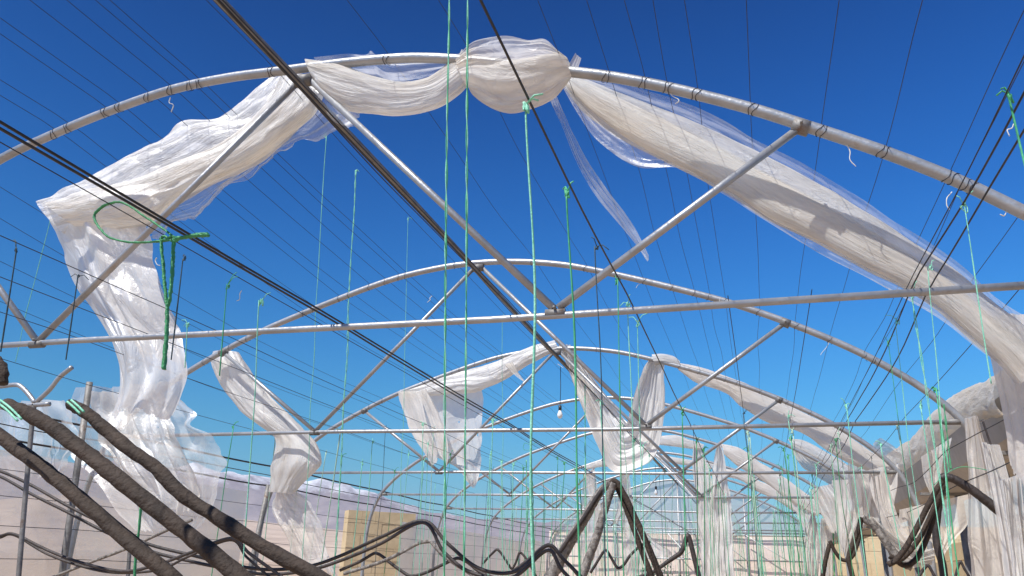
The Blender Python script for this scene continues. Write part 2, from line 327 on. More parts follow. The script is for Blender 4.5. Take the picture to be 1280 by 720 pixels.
# lengthwise roof wires and crop wires
def long_wire(x, zf, k0, k1, sag, r, wob, seed, mat=WIRE, n=None, name='wire'):
    q = np.linspace(k0, k1, n or int((k1-k0)*14))
    f = q-np.floor(q); z = (zf[0]+(zf[1]-zf[0])*np.clip(q, 0, 1) if isinstance(zf, tuple) else zf)-sag*4*f*(1-f)
    P = [W3(x, a, c) for a, c in zip(q, z)]
    P = np.array(P)+np.column_stack([vn(q*3.1, q*0+seed, seed)*wob, q*0, vn(q*2.7, q*0+seed, seed+5)*wob])
    b = MB(); b.tube(P, r, 5); return b.build(name, mat)
lr = lambda x: 'left' if x < 0 else 'right'
for i, x in enumerate(roofX):
    side = 'left' if x < 0 else 'right'
    o = long_wire(x, (prof0_z(x)+.012, prof_z(x)+.012), -.98, 7, .004+.006*random.random(), .0018 if x < 0 else .0015, .006 if x < 0 else .014, i+3, name='roof_wire')
    if x < 0: tag(o, 'thin dark roof wire tied over the hoops on the left slope against blue sky', 'wire', 'roof wires on the left slope')
    else: tag(o, 'thin kinked dark roof wire tied over the hoops on the right slope against blue sky', 'wire', 'roof wires on the right slope')
def tie_x(px):
    y = 427-(px-45)*.0543
    return unp(px, y, 0)[0]/S
ROWS = {}
rows = [('left_edge', -60), ('far_left', 89), ('left', 180), ('left_bow', 261), ('cable', 397), ('centre', 644), ('thick', 787), ('right_inner', 910), ('right_mid', 1015), ('right_bunch', 1137), ('right_edge', 1290)]
row_label = {'left_edge': 'thin crop wire nearest the left wall, low over the beige film',
 'far_left': 'thin crop wire crossing the near tie bar beneath the hanging film on the left',
 'left': 'thin crop wire crossing the near tie bar just left of the green rope tails',
 'left_bow': 'thin crop wire crossing the near tie bar right of the green rope tails',
 'cable': 'thin crop wire running close beneath the twin black cables',
 'centre': 'dark crop wire under the ridge pipe that carries the bundled double twine',
 'thick': 'thicker dark wire crossing the white film bundle from the top edge, hung with green twine',
 'right_inner': 'thin crop wire right of the thick twine wire over the middle of the tunnel',
 'right_mid': 'thin crop wire between the middle strut and the right twine bunch',
 'right_bunch': 'dark crop wire over the right row with many pale twines tied on',
 'right_edge': 'dark crop wire passing in front of the right end of the long drape'}
for i, (nm, px) in enumerate(rows):
    x = tie_x(px); ROWS[nm] = x
    r = .0034 if nm == 'thick' else .0019
    tag(long_wire(x, TIE+.012, .0 if nm in ('right_inner', 'right_mid') else -.98, 7, .004, r, .006, 40+i, CABLE if nm == 'thick' else WIRE, name='crop_wire'), row_label[nm], 'wire', 'crop wires laid over the tie bars')
for dx, dz, lab in ((.012, .004, 'upper black crop wire of the bunch of three on the right, beside the pale twines'), (.028, -.006, 'lower black crop wire of the bunch of three on the right, beside the pale twines')):
    tag(long_wire(ROWS['right_bunch']+dx, TIE+.012+dz, -.98, 7, .012, .003, .012, 61+int(dx*100), name='crop_wire'), lab, 'wire', 'crop wires laid over the tie bars')
xc = tie_x(413)
for dx, dz, lab in ((0, .012, 'upper of the twin black cables sloping from the left edge to the middle'), (.006, .003, 'lower of the twin black cables sloping from the left edge to the middle')):
    tag(long_wire(xc+dx, TIE+dz+.006, -.98, 7, .004, .005, .004, 71+int(dx*1000), CABLE, name='cable'), lab, 'cable', 'twin black cables')
tag(long_wire(-.016, .846, -.98, 7, .006, .004, .006, 83, CABLE, name='cable'), 'single black cable slung close along the left side of the ridge pipe', 'cable')
tag(long_wire(ROWS['centre']-.01, TIE+.022, -.98, 7, .006, .0035, .008, 84, CABLE, name='cable'), 'thin black cable twisted along the crop wire under the ridge pipe', 'cable')
for i, (x, z, r, lab) in enumerate(((-1.265, .385, .011, 'uppermost black pipe along the left eaves, over the snow peaks'), (-1.27, .345, .005, 'thin middle cable along the left eaves in front of the snow'), (-1.275, .305, .010, 'lower black pipe along the left eaves, over the snow peaks'))):
    tag(long_wire(x, z, -.2, 7, .006, r, .012, 90+i, CABLE, name='eaves_pipe'), lab, 'pipe', 'black pipes along the left eaves')
for i, z in enumerate((.22, .15, .07, -.02, -.1)):
    tag(long_wire(-1.29, z, -.2, 7, .004, .003, .006, 110+i, name='wall_wire'), 'thin wire strung lengthwise along the lower left wall in front of the beige film', 'wire', 'wires of the left wall')
for i, z in enumerate((.29, .2)):
    tag(long_wire(1.2-.03*i, z, .2, 7, .01, .003, .02, 120+i, name='wall_wire'), 'thin wire strung lengthwise below the gutter on the right', 'wire', 'wires of the right wall')

# ------------------------------------------------------------------ plastic film
def stat(st, k, nu):
    rows_ = [tuple(s)+((k,) if len(s) == 4 else ()) for s in st]
    rows3 = []
    for a, b_, c, d, kk in rows_:
        rows3.append(list(unp(a, b_, kk))+list(unp(c, d, kk)))
    I = cr(rows3, nu); return I[:, :3], I[:, 3:]
def film_tube(name, st, k, mat, parent=None, flat=.5, npl=17, amp=.085, tw=1.2, nu=120, nph=168, seed=1, dy=0, lump=.10):
    A, B = stat(st, k, nu); C = (A+B)/2; h = (B-A)/2; hw = np.linalg.norm(h, axis=1)
    T = np.gradient(C, axis=0); ln = np.concatenate([[0], np.cumsum(np.linalg.norm(np.diff(C, axis=0), axis=1))])
    Nn = np.cross(T, h); Nn /= np.linalg.norm(Nn, axis=1)[:, None]+1e-9
    Nn *= np.sign(Nn[:, 1:2]+1e-9)                      # away from the tunnel mouth
    ph = np.linspace(0, 2*np.pi, nph, endpoint=False); V = []; UV = []
    for i in range(nu):
        f = ph/(2*np.pi); y = np.full(nph, ln[i]*1.6)
        t = (f+tw*ln[i]*.04+.035*vn(f*7, y*1.9, seed+11, 7)+.02*vn(f*13, y*3.7, seed+12, 13)) % 1.0
        fold = .55*(1-2*np.abs(vn(t*npl, y, seed, npl)))*(.35+.9*np.abs(vn(f*6, y*1.3, seed+15, 6)))*1.3+.24*(1-2*np.abs(vn(t*npl*2+.5, y*1.7, seed+1, npl*2)))+.60*vn(t*5, y*1.4, seed+2, 5)+.22*vn(f*28, y*7, seed+5, 28)+.3*vn(f*9, y*4.5, seed+6, 9)
        r = 1+amp*fold+lump*vn(np.full(nph, 1.5), y*1.1, seed+4)
        r *= 1-.35*np.exp(-((f-.25)/.09)**2)*0
        o_ = C[i]+np.outer(np.cos(ph)*r, h[i])+np.outer(np.sin(ph)*r*flat*hw[i], Nn[i])
        o_ = o_+np.array([0, dy, 0])
        V.append(o_); UV.append(np.column_stack([np.full(nph, ln[i]), np.minimum(f, 1-f)*2*3.2*max(hw.mean(), .05)*2]))
    V = np.vstack(V); UV = np.vstack(UV)
    Fc = [(i*nph+j, i*nph+(j+1) % nph, (i+1)*nph+(j+1) % nph, (i+1)*nph+j) for i in range(nu-1) for j in range(nph)]
    return mesh_obj(name, V, Fc, mat, parent, UV)
def film_sheet(name, st, k, mat, parent=None, pl=9, amp=.05, nu=90, nv=60, seed=1, rag=(.04, .04), dy=0, endrag=0.0, holes=0.0, bow=0.0, across=False):
    A, B = stat(st, k, nu); D = B-A; wd = np.linalg.norm(D, axis=1)
    C = (A+B)/2; T = np.gradient(C, axis=0); ln = np.concatenate([[0], np.cumsum(np.linalg.norm(np.diff(C, axis=0), axis=1))])
    Nn = np.cross(T, D); Nn /= np.linalg.norm(Nn, axis=1)[:, None]+1e-9; Nn *= np.sign(Nn[:, 1:2]+1e-9)
    v = np.linspace(0, 1, nv); V = []; UV = []
    for i in range(nu):
        y = np.full(nv, ln[i]*1.5); y0 = np.array([ln[i]*(7.0 if max(rag) > .12 else 2.6)])
        e0 = rag[0]*(vn(y0, y0*0+2, seed+7)[0]+.6*vn(y0*3.3, y0*0, seed+8)[0]); e1 = rag[1]*(vn(y0, y0*0+5, seed+9)[0]+.6*vn(y0*3.3, y0*0, seed+10)[0])
        vv = v+e0*(1-v)**6+e1*v**6
        if across: n_ = vn(vv*2.2, y*pl*.35, seed)+.45*vn(vv*4, y*pl*.8, seed+1)
        else: n_ = (1-2*np.abs(vn(v*pl, y, seed)))*.7+.45*(1-2*np.abs(vn(v*pl*2.3, y*1.6, seed+1)))+.5*vn(v*2.2, y*.8, seed+2)
        off = amp*n_+bow*np.sin(np.pi*v)
        V.append(A[i]+np.outer(vv, D[i])+np.outer(off, Nn[i])+np.array([0, dy, 0]))
        UV.append(np.column_stack([np.full(nv, ln[i]), vv*wd.mean()]))
    V = np.vstack(V); UV = np.vstack(UV); Fc = []
    for i in range(nu-1):
        for j in range(nv-1):
            if endrag:
                lim = 1-endrag*(.5+.5*vn(np.array([j/nv*11.]), np.array([.3]), seed+3)[0])*(.6+.4*vn(np.array([j/nv*31.]), np.array([.3]), seed+4)[0])
                if i/(nu-1) > lim: continue
            if holes and vn(np.array([i*.16]), np.array([j*.2]), seed+6)[0] > 1-holes: continue
            Fc.append((i*nv+j, i*nv+j+1, (i+1)*nv+j+1, (i+1)*nv+j))
    return mesh_obj(name, V, Fc, mat, parent, UV)
def film_thing(name, label, at, group='torn plastic film hanging on the frame'):
    return tag(empty(name, at), label, 'plastic film', group)

# A: left drape from the ridge to the corner and down
t = film_thing('plastic_sheet', 'large torn white film slung from ridge to left, then hanging behind the near tie bar', unp(200, 480, .15))
film_tube('gathered_film', [(338, 95, 402, 104), (320, 112, 392, 132), (302, 131, 383, 147), (275, 152, 352, 172), (235, 157, 318, 200), (202, 180, 275, 222), (160, 198, 225, 250), (120, 222, 190, 280), (75, 244, 140, 286), (50, 254, 90, 300)], .15, F_VEIL, t, .35, 9, .10, .6, 150, 168, 3)
film_tube('film_rope', [(356, 96, 402, 103), (348, 116, 393, 130), (332, 138, 382, 146), (306, 163, 352, 171), (272, 187, 317, 199), (226, 206, 272, 223), (172, 228, 224, 250), (122, 240, 188, 276), (80, 252, 130, 284), (62, 256, 96, 284)], .13, F_CREAM, t, .5, 11, .10, .6, 140, 150, 4, 0, .14)
film_sheet('loose_flap', [(385, 125, 432, 147), (370, 140, 408, 166), (345, 165, 360, 184), (318, 190, 336, 197), (290, 205, 312, 220), (268, 222, 280, 236), (240, 240, 250, 266), (205, 255, 222, 276), (175, 270, 190, 296)], .2, F_THIN, t, 5, .03, 110, 24, 5, (.0, .22))
film_sheet('hanging_film', [(52, 252, 168, 262), (58, 275, 180, 300), (66, 300, 190, 332), (87, 351, 206, 381), (111, 391, 219, 415), (133, 428, 232, 445), (142, 462, 236, 470), (146, 492, 228, 494), (138, 524, 212, 524)], .15, F_SHEET, t, 3, .05, 150, 90, 8, (.03, .03), 0, .06, 0, -.10)
film_sheet('hanging_film', [(70, 256, 172, 276), (100, 320, 190, 330), (140, 380, 208, 378), (165, 420, 222, 412), (180, 450, 238, 458)], .24, F_MID, t, 4, .06, 90, 60, 18, (.04, .04), 0, .12)
# B: festoon along the crown of the nearest hoop
t = film_thing('plastic_sheet', 'white film festoon along the crown of the nearest hoop, a ball-like bundle at its right', unp(560, 90, .02))
film_tube('gathered_film', [(383, 74, 398, 108), (400, 76, 410, 122), (425, 80, 432, 136), (460, 92, 463, 141), (500, 102, 503, 144), (535, 99, 545, 134), (560, 84, 572, 116), (572, 76, 586, 104), (580, 66, 594, 112)], .01, F_CREAM, t, .55, 20, .09, 1, 110, 180, 13)
film_tube('film_bundle', [(570, 84, 582, 102), (584, 80, 592, 118), (602, 80, 612, 130), (632, 82, 636, 136), (660, 78, 663, 131), (684, 72, 688, 120), (702, 70, 705, 104), (713, 80, 714, 95)], .0, F_CREAM, t, .55, 11, .13, 2.5, 110, 200, 15, 0, .24)
film_sheet('film_hood', [(572, 78, 584, 110), (582, 66, 596, 112), (594, 56, 606, 118), (612, 51, 618, 124), (640, 48, 640, 126), (665, 49, 664, 122), (682, 52, 686, 112), (697, 64, 703, 100), (712, 78, 714, 94)], -.02, F_MID, t, 5, .03, 90, 50, 16, (.05, .0), 0, 0, 0, -.10)
film_sheet('loose_flap', [(395, 74, 400, 95), (425, 69, 440, 100), (455, 66, 470, 108), (462, 62, 480, 112), (475, 71, 500, 118), (520, 71, 530, 108), (560, 70, 562, 95), (575, 66, 580, 85)], .03, F_THIN, t, 4, .02, 80, 20, 14, (.06, .0))
film_sheet('film_tuft', [(709, 85, 716, 98), (714, 74, 722, 84), (719, 66, 726, 72)], 0, F_MID, t, 4, .01, 20, 12, 17, (.1, .1))
film_sheet('loose_flap', [(375, 95, 392, 92), (392, 118, 420, 110), (415, 150, 438, 128), (432, 158, 447, 135), (440, 158, 450, 140)], .03, F_THIN, t, 4, .02, 40, 20, 19, (.1, .1))
# C: long drape down the right
t = film_thing('plastic_sheet', 'long rope-like drape of dusty film falling from the crown bundle to the right edge', unp(1250, 420, .1))
film_tube('gathered_film', [(712, 92, 704, 107), (747, 106, 727, 137), (790, 122, 761, 163), (830, 138, 795, 184), (884, 160, 850, 212), (951, 193, 905, 240), (1001, 218, 952, 270), (1050, 245, 1018, 302), (1096, 273, 1083, 338), (1145, 305, 1130, 360), (1193, 338, 1172, 386), (1240, 378, 1222, 430), (1275, 405, 1250, 455), (1310, 440, 1270, 480)], .09, F_VEIL, t, .45, 7, .06, .35, 210, 190, 23, 0, .05)
film_tube('film_rope', [(713, 94, 706, 104), (747, 110, 733, 133), (790, 130, 768, 160), (830, 150, 800, 182), (884, 177, 860, 212), (951, 214, 915, 240), (1001, 240, 965, 274), (1050, 266, 1025, 302), (1096, 294, 1086, 336), (1145, 324, 1132, 358), (1193, 356, 1175, 384), (1240, 396, 1225, 428), (1275, 425, 1255, 455), (1310, 455, 1275, 480)], .08, F_CREAM, t, .5, 6, .07, .35, 210, 150, 22, 0, .08)
film_sheet('loose_flap', [(716, 90, 716, 104), (760, 97, 770, 120), (815, 116, 830, 142), (855, 129, 884, 168), (905, 152, 951, 205), (951, 179, 1001, 230), (1005, 206, 1040, 250), (1058, 238, 1080, 285), (1105, 268, 1120, 310), (1193, 325, 1190, 350), (1246, 369, 1240, 400), (1300, 405, 1280, 440)], .11, F_THIN, t, 3, .02, 150, 24, 24, (.05, 0))
film_sheet('loose_flap', [(700, 104, 712, 104), (740, 168, 752, 150), (795, 208, 800, 180), (850, 210, 850, 190), (905, 243, 910, 225), (1015, 312, 1020, 290), (1085, 348, 1090, 330), (1172, 398, 1172, 370), (1235, 446, 1225, 415)], .08, F_THIN, t, 3, .02, 120, 18, 25, (.04, 0))
film_sheet('hanging_film', [(1228, 392, 1330, 396), (1238, 440, 1335, 445), (1243, 480, 1338, 490), (1252, 520, 1342, 520), (1262, 560, 1345, 560), (1268, 600, 1350, 640)], .14, F_GREY, t, 5, .035, 100, 70, 26, (.04, .03), 0, .15)
# D: torn ribbon
o = film_sheet('plastic_ribbon', [(684, 112, 692, 110), (692, 134, 705, 140), (706, 165, 716, 166), (722, 205, 734, 202), (745, 243, 762, 240), (765, 268, 780, 262), (780, 288, 794, 284), (795, 306, 803, 303), (808, 325, 811, 320)], .05, F_THIN, None, 4, .03, 90, 16, 31, (.10, .10))
tag(o, 'narrow see-through ribbon of torn film dangling below the crown bundle', 'plastic film')
# E: ragged sheet on the third hoop
t = film_thing('plastic_sheet', 'ragged square of white film hanging from the left half of the third hoop', unp(590, 600, 2))
film_tube('gathered_film', [(693, 425, 699, 438), (675, 430, 680, 446), (655, 438, 662, 455), (635, 447, 640, 470), (615, 455, 618, 482), (590, 461, 592, 490), (560, 470, 560, 492), (530, 481, 528, 496), (500, 488, 503, 496)], 2.0, F_WHITE, t, .5, 12, .14, 1, 80, 90, 33)
film_sheet('hanging_film', [(498, 489, 603, 470), (500, 505, 604, 500), (508, 525, 603, 530), (520, 548, 601, 560), (540, 568, 600, 585), (572, 585, 598, 600), (585, 604, 592, 612)], 2.03, F_SHEET, t, 4, .05, 80, 60, 34, (.03, .02), 0, .10, .06)
film_sheet('folded_strip', [(497, 489, 522, 488), (504, 515, 530, 510), (514, 542, 538, 535), (530, 565, 546, 560), (540, 582, 547, 576)], 1.98, F_WHITE, t, 5, .03, 40, 24, 35, (.06, .06))
film_sheet('folded_strip', [(522, 490, 532, 486), (532, 515, 545, 510), (542, 545, 556, 540), (553, 575, 560, 570), (556, 584, 559, 582)], 1.97, F_WHITE, t, 4, .02, 40, 18, 36, (.06, .06))
film_sheet('film_tongue', [(630, 455, 640, 452), (636, 462, 645, 461), (645, 470, 650, 469), (654, 477, 656, 476)], 1.97, F_DENSE, t, 3, .02, 24, 12, 37)
# F: V drape
t = film_thing('plastic_sheet', 'V shaped white drape swinging between the crown and right side of the third hoop', unp(775, 640, 2))
film_sheet('swag', [(698, 430, 712, 430), (716, 478, 745, 478), (732, 520, 766, 506), (747, 556, 779, 524), (764, 588, 782, 528), (795, 586, 783, 528), (818, 571, 786, 520), (827, 540, 790, 505), (830, 500, 797, 482), (830, 465, 805, 460), (832, 446, 814, 446)], 2.0, F_WHITE, t, 7, .06, 130, 70, 41, (.02, .02), 0, 0, 0, .08)
film_sheet('swag', [(698, 430, 712, 430), (716, 478, 745, 478), (732, 520, 766, 506), (747, 556, 779, 524), (764, 588, 782, 528), (795, 586, 783, 528), (818, 571, 786, 520), (827, 540, 790, 505), (830, 500, 797, 482), (830, 465, 805, 460), (832, 446, 814, 446)], 2.05, F_MID, t, 5, .05, 110, 50, 42, (.05, .02), 0, .0, 0, .15)
film_tube('gathered_film', [(815, 444, 818, 456), (828, 443, 830, 455), (842, 446, 842, 456), (850, 452, 849, 458)], 2.0, F_DENSE, t, .6, 10, .12, 1, 30, 60, 43)
film_sheet('hanging_strip', [(772, 575, 800, 572), (774, 600, 786, 600), (772, 630, 780, 630), (766, 655, 772, 655)], 2.05, F_MID, t, 5, .02, 50, 18, 44, (.08, .08))
film_sheet('hanging_strip', [(728, 590, 742, 588), (736, 615, 744, 610), (742, 650, 752, 640), (744, 690, 752, 680)], 2.5, F_MID, t, 5, .02, 50, 18, 45, (.1, .1))
# G: drapes along the right of the far hoops
t = film_thing('plastic_sheet', 'pale film roll along the right slope of the third hoop, right of the V drape', unp(1000, 540, 2.05))
film_tube('gathered_film', [(843, 453, 848, 462), (870, 458, 872, 478), (900, 468, 906, 490), (935, 480, 928, 508), (965, 496, 956, 526), (1005, 516, 1000, 540), (1050, 538, 1040, 568), (1092, 566, 1080, 587), (1125, 585, 1115, 597)], 2.06, F_GREY, t, .4, 10, .12, .5, 100, 90, 51)
film_sheet('loose_flap', [(850, 457, 862, 470), (890, 465, 900, 490), (940, 482, 940, 500), (985, 500, 985, 520), (1040, 533, 1040, 552), (1100, 570, 1095, 585)], 2.08, F_THIN, t, 4, .02, 60, 16, 52)
def drape(label, st, k, mat, seed, flat=.4):
    o = film_tube('plastic_sheet', st, k, mat, None, flat, 10, .12, .5, 70, 80, seed)
    return tag(o, label, 'plastic film', 'torn plastic film hanging on the frame')
drape('white film roll lying on the right slope of the fourth hoop, left of the gutter', [(985, 549, 990, 557), (1005, 551, 1006, 566), (1035, 566, 1032, 582), (1060, 582, 1056, 598), (1082, 598, 1076, 612), (1098, 612, 1090, 625)], 3.0, F_DENSE, 55)
o = film_sheet('plastic_sheet', [(987, 557, 995, 553), (998, 578, 1012, 566), (1010, 590, 1030, 578), (1025, 600, 1050, 592), (1045, 612, 1070, 606), (1056, 625, 1085, 622)], 3.05, F_GREY, None, 6, .05, 60, 40, 56, (.06, .03)); tag(o, 'grey crumpled film sagging under the white roll on the fourth hoop', 'plastic film', 'torn plastic film hanging on the frame')
drape('grey white film rope slung along the right slope of the fifth hoop', [(902, 555, 905, 568), (925, 560, 922, 582), (950, 578, 944, 594), (975, 594, 968, 612), (1000, 612, 992, 630), (1030, 630, 1022, 646)], 3.9, F_GREY, 57)
drape('lower dusty film rope hanging right of the twin white rags', [(903, 586, 907, 596), (928, 590, 926, 600), (950, 602, 945, 612), (975, 612, 968, 624), (990, 622, 984, 634), (1008, 634, 1002, 646)], 4.6, F_GREY, 58)
drape('small pale film roll on the crown behind the V drape, left of it', [(730, 582, 732, 588), (745, 577, 747, 584), (760, 576, 760, 583), (775, 578, 774, 585)], 3.8, F_DENSE, 59)
drape('upper of two small pale film rolls between the V drape and the twin rags', [(822, 545, 824, 556), (845, 544, 846, 558), (862, 550, 862, 560), (880, 556, 878, 562)], 3.0, F_DENSE, 60)
drape('lower of two small pale film rolls between the V drape and the twin rags', [(822, 568, 824, 574), (845, 572, 846, 580), (870, 576, 870, 583), (892, 580, 890, 587)], 3.5, F_DENSE, 61)
# J: left drape on the second hoop
t = film_thing('plastic_sheet', 'narrow white film drape hung left on the second hoop, knotted below its tie bar', unp(365, 650, 1.05))
film_tube('gathered_film', [(268, 440, 296, 440), (267, 455, 308, 458), (279, 482, 323, 480), (302, 512, 350, 508), (326, 532, 374, 532), (346, 548, 392, 552), (347, 566, 400, 572), (342, 585, 396, 584), (341, 600, 380, 600), (338, 615, 366, 617)], 1.06, F_WHITE, t, .4, 13, .12, .4, 110, 120, 63)
film_sheet('loose_flap', [(338, 612, 368, 612), (334, 632, 388, 626), (345, 652, 400, 652), (362, 680, 410, 690), (368, 720, 425, 720)], 1.08, F_MID, t, 6, .05, 50, 40, 64, (.08, .08), 0, .1)
# L: twin rags in the centre right
for nm, lab, st, sd_ in (('plastic_sheet', 'left one of the twin long white rags hanging right of the middle', [(866, 556, 874, 552), (866, 590, 886, 590), (870, 630, 892, 625), (874, 670, 900, 668), (876, 722, 902, 722)], 66),
                         ('plastic_sheet', 'right one of the twin long white rags, pointed at its top, right of the middle', [(896, 556, 901, 556), (892, 580, 907, 582), (888, 620, 911, 620), (886, 665, 916, 665), (884, 722, 917, 722)], 67)):
    o = film_sheet(nm, st, 3.0, F_WHITE, None, 5, .04, 80, 50, sd_, (.06, .06)); tag(o, lab, 'plastic film', 'torn plastic film hanging on the frame')
# H: film rolled over the gutter and curtains on the right
t = film_thing('plastic_sheet', 'thick cream roll of film heaped over the gutter on the right', W3(1.36, 1.4, .3))
film_tube('gathered_film', [(1262, 460, 1258, 520, .85), (1238, 474, 1240, 524, 1.05), (1212, 485, 1213, 536, 1.28), (1184, 502, 1186, 558, 1.6), (1162, 530, 1164, 574, 1.95), (1140, 550, 1143, 590, 2.35), (1118, 564, 1121, 605, 2.9), (1100, 576, 1104, 617, 3.4), (1082, 594, 1084, 628, 4.1)], 1, F_OPQ, t, .55, 11, .09, .6, 120, 130, 71, 0, .1)
film_sheet('loose_flap', [(1090, 556, 1100, 578, 2.2), (1098, 547, 1110, 570, 2.1), (1108, 552, 1122, 572, 2.05), (1120, 562, 1132, 575, 2.0)], 2.1, F_MID, t, 3, .02, 30, 16, 72, (.05, .05))
def curtain(label, st, k, mat, seed, pl=9, amp=.05, **kw):
    o = film_sheet('plastic_curtain', st, k, mat, None, pl, amp, 90, 60, seed, kw.get('rag', (.04, .04)), 0, kw.get('endrag', 0), kw.get('holes', 0), kw.get('bow', 0))
    return tag(o, label, 'plastic film', 'film curtains on the right wall')
curtain('tall greyish film curtain falling from the foot of the second hoop to the bottom edge', [(1207, 522, 1222, 520), (1209, 560, 1234, 560), (1210, 600, 1246, 600), (1211, 650, 1260, 640), (1213, 690, 1270, 690), (1214, 740, 1282, 740)], .95, F_GREY, 74, 5, .035)
curtain('pale film strip sweeping down left of the gutter to the crumpled silver hose', [(1092, 596, 1108, 590), (1094, 620, 1114, 615), (1102, 650, 1122, 645), (1116, 680, 1135, 670), (1132, 700, 1150, 680), (1160, 706, 1168, 690)], 1.9, F_GREY, 75, 4, .035)
curtain('flat square of grey film standing behind the folded black hoses on the right', [(1125, 637, 1210, 618), (1126, 655, 1210, 635), (1128, 672, 1209, 655), (1155, 672, 1195, 672), (1168, 682, 1182, 690), (1178, 694, 1181, 698)], 1.5, F_WALL2, 76, 3, .02)
curtain('narrow pale film rag hanging right of the beige end wall', [(1014, 640, 1018, 640), (1008, 665, 1022, 662), (1003, 690, 1024, 690), (1006, 722, 1022, 722)], 3.2, F_SHEET, 77)
curtain('pale green tinted film rag between the end wall and the right row', [(1026, 648, 1032, 648), (1024, 670, 1040, 668), (1024, 695, 1042, 695), (1026, 722, 1042, 722)], 3.0, F_SHEET, 78)
curtain('broad grey film rag under the crumpled film of the fourth hoop', [(1042, 600, 1090, 598), (1045, 620, 1092, 620), (1046, 645, 1086, 645), (1048, 670, 1075, 668), (1052, 700, 1062, 698)], 2.5, F_SHEET, 79, 5, .04, endrag=.2)
curtain('creased film scrap lying in the sag of the black hose at lower right', [(1084, 650, 1092, 646), (1096, 668, 1110, 664), (1112, 690, 1128, 676), (1136, 708, 1150, 688), (1166, 706, 1172, 684)], 1.7, F_DENSE, 80)
curtain('bright film edge hanging behind the right edge of the photo', [(1252, 600, 1285, 590), (1256, 640, 1290, 640), (1262, 690, 1296, 690), (1268, 740, 1300, 740)], .5, F_SHEET, 81)
curtain('ragged thin film hanging beneath the third hoop foot, left of the gutter', [(1058, 566, 1094, 588), (1060, 600, 1102, 612), (1066, 632, 1100, 640), (1072, 655, 1092, 664)], 2.15, F_MID, 181, 6, .05, endrag=.3)
curtain('whitish film strip between the tall grey curtain and the bright film edge', [(1226, 552, 1250, 556), (1236, 600, 1262, 600), (1246, 650, 1268, 650), (1254, 700, 1276, 700), (1258, 740, 1280, 740)], .7, F_SHEET, 182, 4, .03)
curtain('thin white film strip behind the right dark straps of the big hose bundle', [(776, 595, 786, 592), (778, 630, 792, 628), (776, 665, 796, 660), (780, 700, 800, 700), (780, 722, 800, 722)], 3.4, F_MID, 183, 5, .04, endrag=.2)
curtain('thin creased film behind the left legs of the big hose bundle', [(730, 590, 744, 586), (728, 620, 748, 616), (724, 660, 752, 655), (726, 700, 750, 700), (722, 722, 748, 722)], 4.0, F_MID, 184, 5, .04, endrag=.25)
curtain('limp film rag at lower right of the fifth hoop, left of a green twine', [(985, 618, 1012, 628), (996, 640, 1018, 644), (1004, 660, 1020, 662), (1010, 676, 1016, 676)], 3.9, F_SHEET, 185, 4, .03)
curtain('crumpled whitish film scrap tangled in the pale twines below the fourth hoop foot', [(1012, 612, 1040, 604), (1020, 632, 1056, 626), (1030, 650, 1060, 648), (1040, 668, 1056, 668)], 2.9, F_WHITE, 186, 4, .07, endrag=.25)
curtain('drooping white film fold between the third hoop foot and the pale sweeping strip', [(1082, 588, 1124, 580), (1088, 612, 1122, 606), (1096, 636, 1118, 632), (1104, 656, 1116, 654)], 2.0, F_WHITE, 187, 4, .06, endrag=.2)
curtain('torn film flap hanging from the cream gutter roll above the folded hose peak', [(1150, 572, 1188, 548), (1154, 596, 1184, 578), (1160, 612, 1178, 600), (1166, 622, 1172, 618)], 1.45, F_DENSE, 188, 4, .05, endrag=.3)
# far middle white tent of film
o = film_sheet('plastic_sheet', [(802, 662, 805, 663), (800, 676, 820, 676), (800, 690, 838, 689), (800, 698, 840, 697)], 5.2, F_DENSE, None, 4, .04, 30, 24, 83); tag(o, 'small bright white triangle of film low in the middle distance, over dark shrubs', 'plastic film', 'torn plastic film hanging on the frame')
# lower-left crumpled film in front of the wall
t = film_thing('plastic_sheet', 'crumpled grey white film heap caught on the left wall behind the thick dark hoses', unp(180, 620, .9))
film_sheet('crumpled_film', [(95, 486, 215, 476), (80, 520, 235, 508), (85, 560, 255, 548), (120, 600, 270, 590), (150, 640, 262, 636), (175, 665, 245, 668)], .9, F_SOFT, t, 5, .09, 90, 70, 85, (.07, .09), 0, .12, .03)
film_sheet('crumpled_film', [(118, 490, 200, 486), (120, 530, 215, 520), (140, 580, 230, 560), (170, 620, 240, 610), (190, 650, 232, 645)], .85, F_MID, t, 6, .09, 80, 60, 87, (.08, .08), 0, .2, .03)
film_sheet('crumpled_film', [(-30, 505, 75, 500), (-30, 545, 90, 540), (-20, 580, 80, 575), (0, 600, 60, 598)], .8, F_SOFT, t, 5, .07, 50, 40, 86, (.06, .08), 0, .15, .03)

# left wall film, right wall, end wall
def wall_sheet(name, X, k0, k1, z0, z1, mat, seed, parent=None, amp=.03, nu=70, nv=24, sagtop=.02):
    q = np.linspace(k0, k1, nu); V = []; UV = []
    for i in range(nu):
        zz = np.linspace(z0, z1-sagtop*(1+vn(np.array([q[i]*2.3]), np.array([.5]), seed)[0]), nv)
        f = amp*(vn(np.full(nv, q[i]*4), zz*5, seed)+.5*vn(np.full(nv, q[i]*11), zz*9, seed+1))
        for j in range(nv):
            V.append(W3(X, q[i], zz[j])+np.array([f[j], 0, 0])); UV.append((q[i]*S, zz[j]*S))
    Fc = [(i*nv+j, i*nv+j+1, (i+1)*nv+j+1, (i+1)*nv+j) for i in range(nu-1) for j in range(nv-1)]
    return mesh_obj(name, V, Fc, mat, parent, UV)
tag(wall_sheet('plastic_wall', -1.36, -.6, 1.95, -.53, .30, F_WALL, 91), 'see-through dusty film stretched along the lower left wall, beige at its foot', 'plastic wall', 'film walls along the tunnel sides')
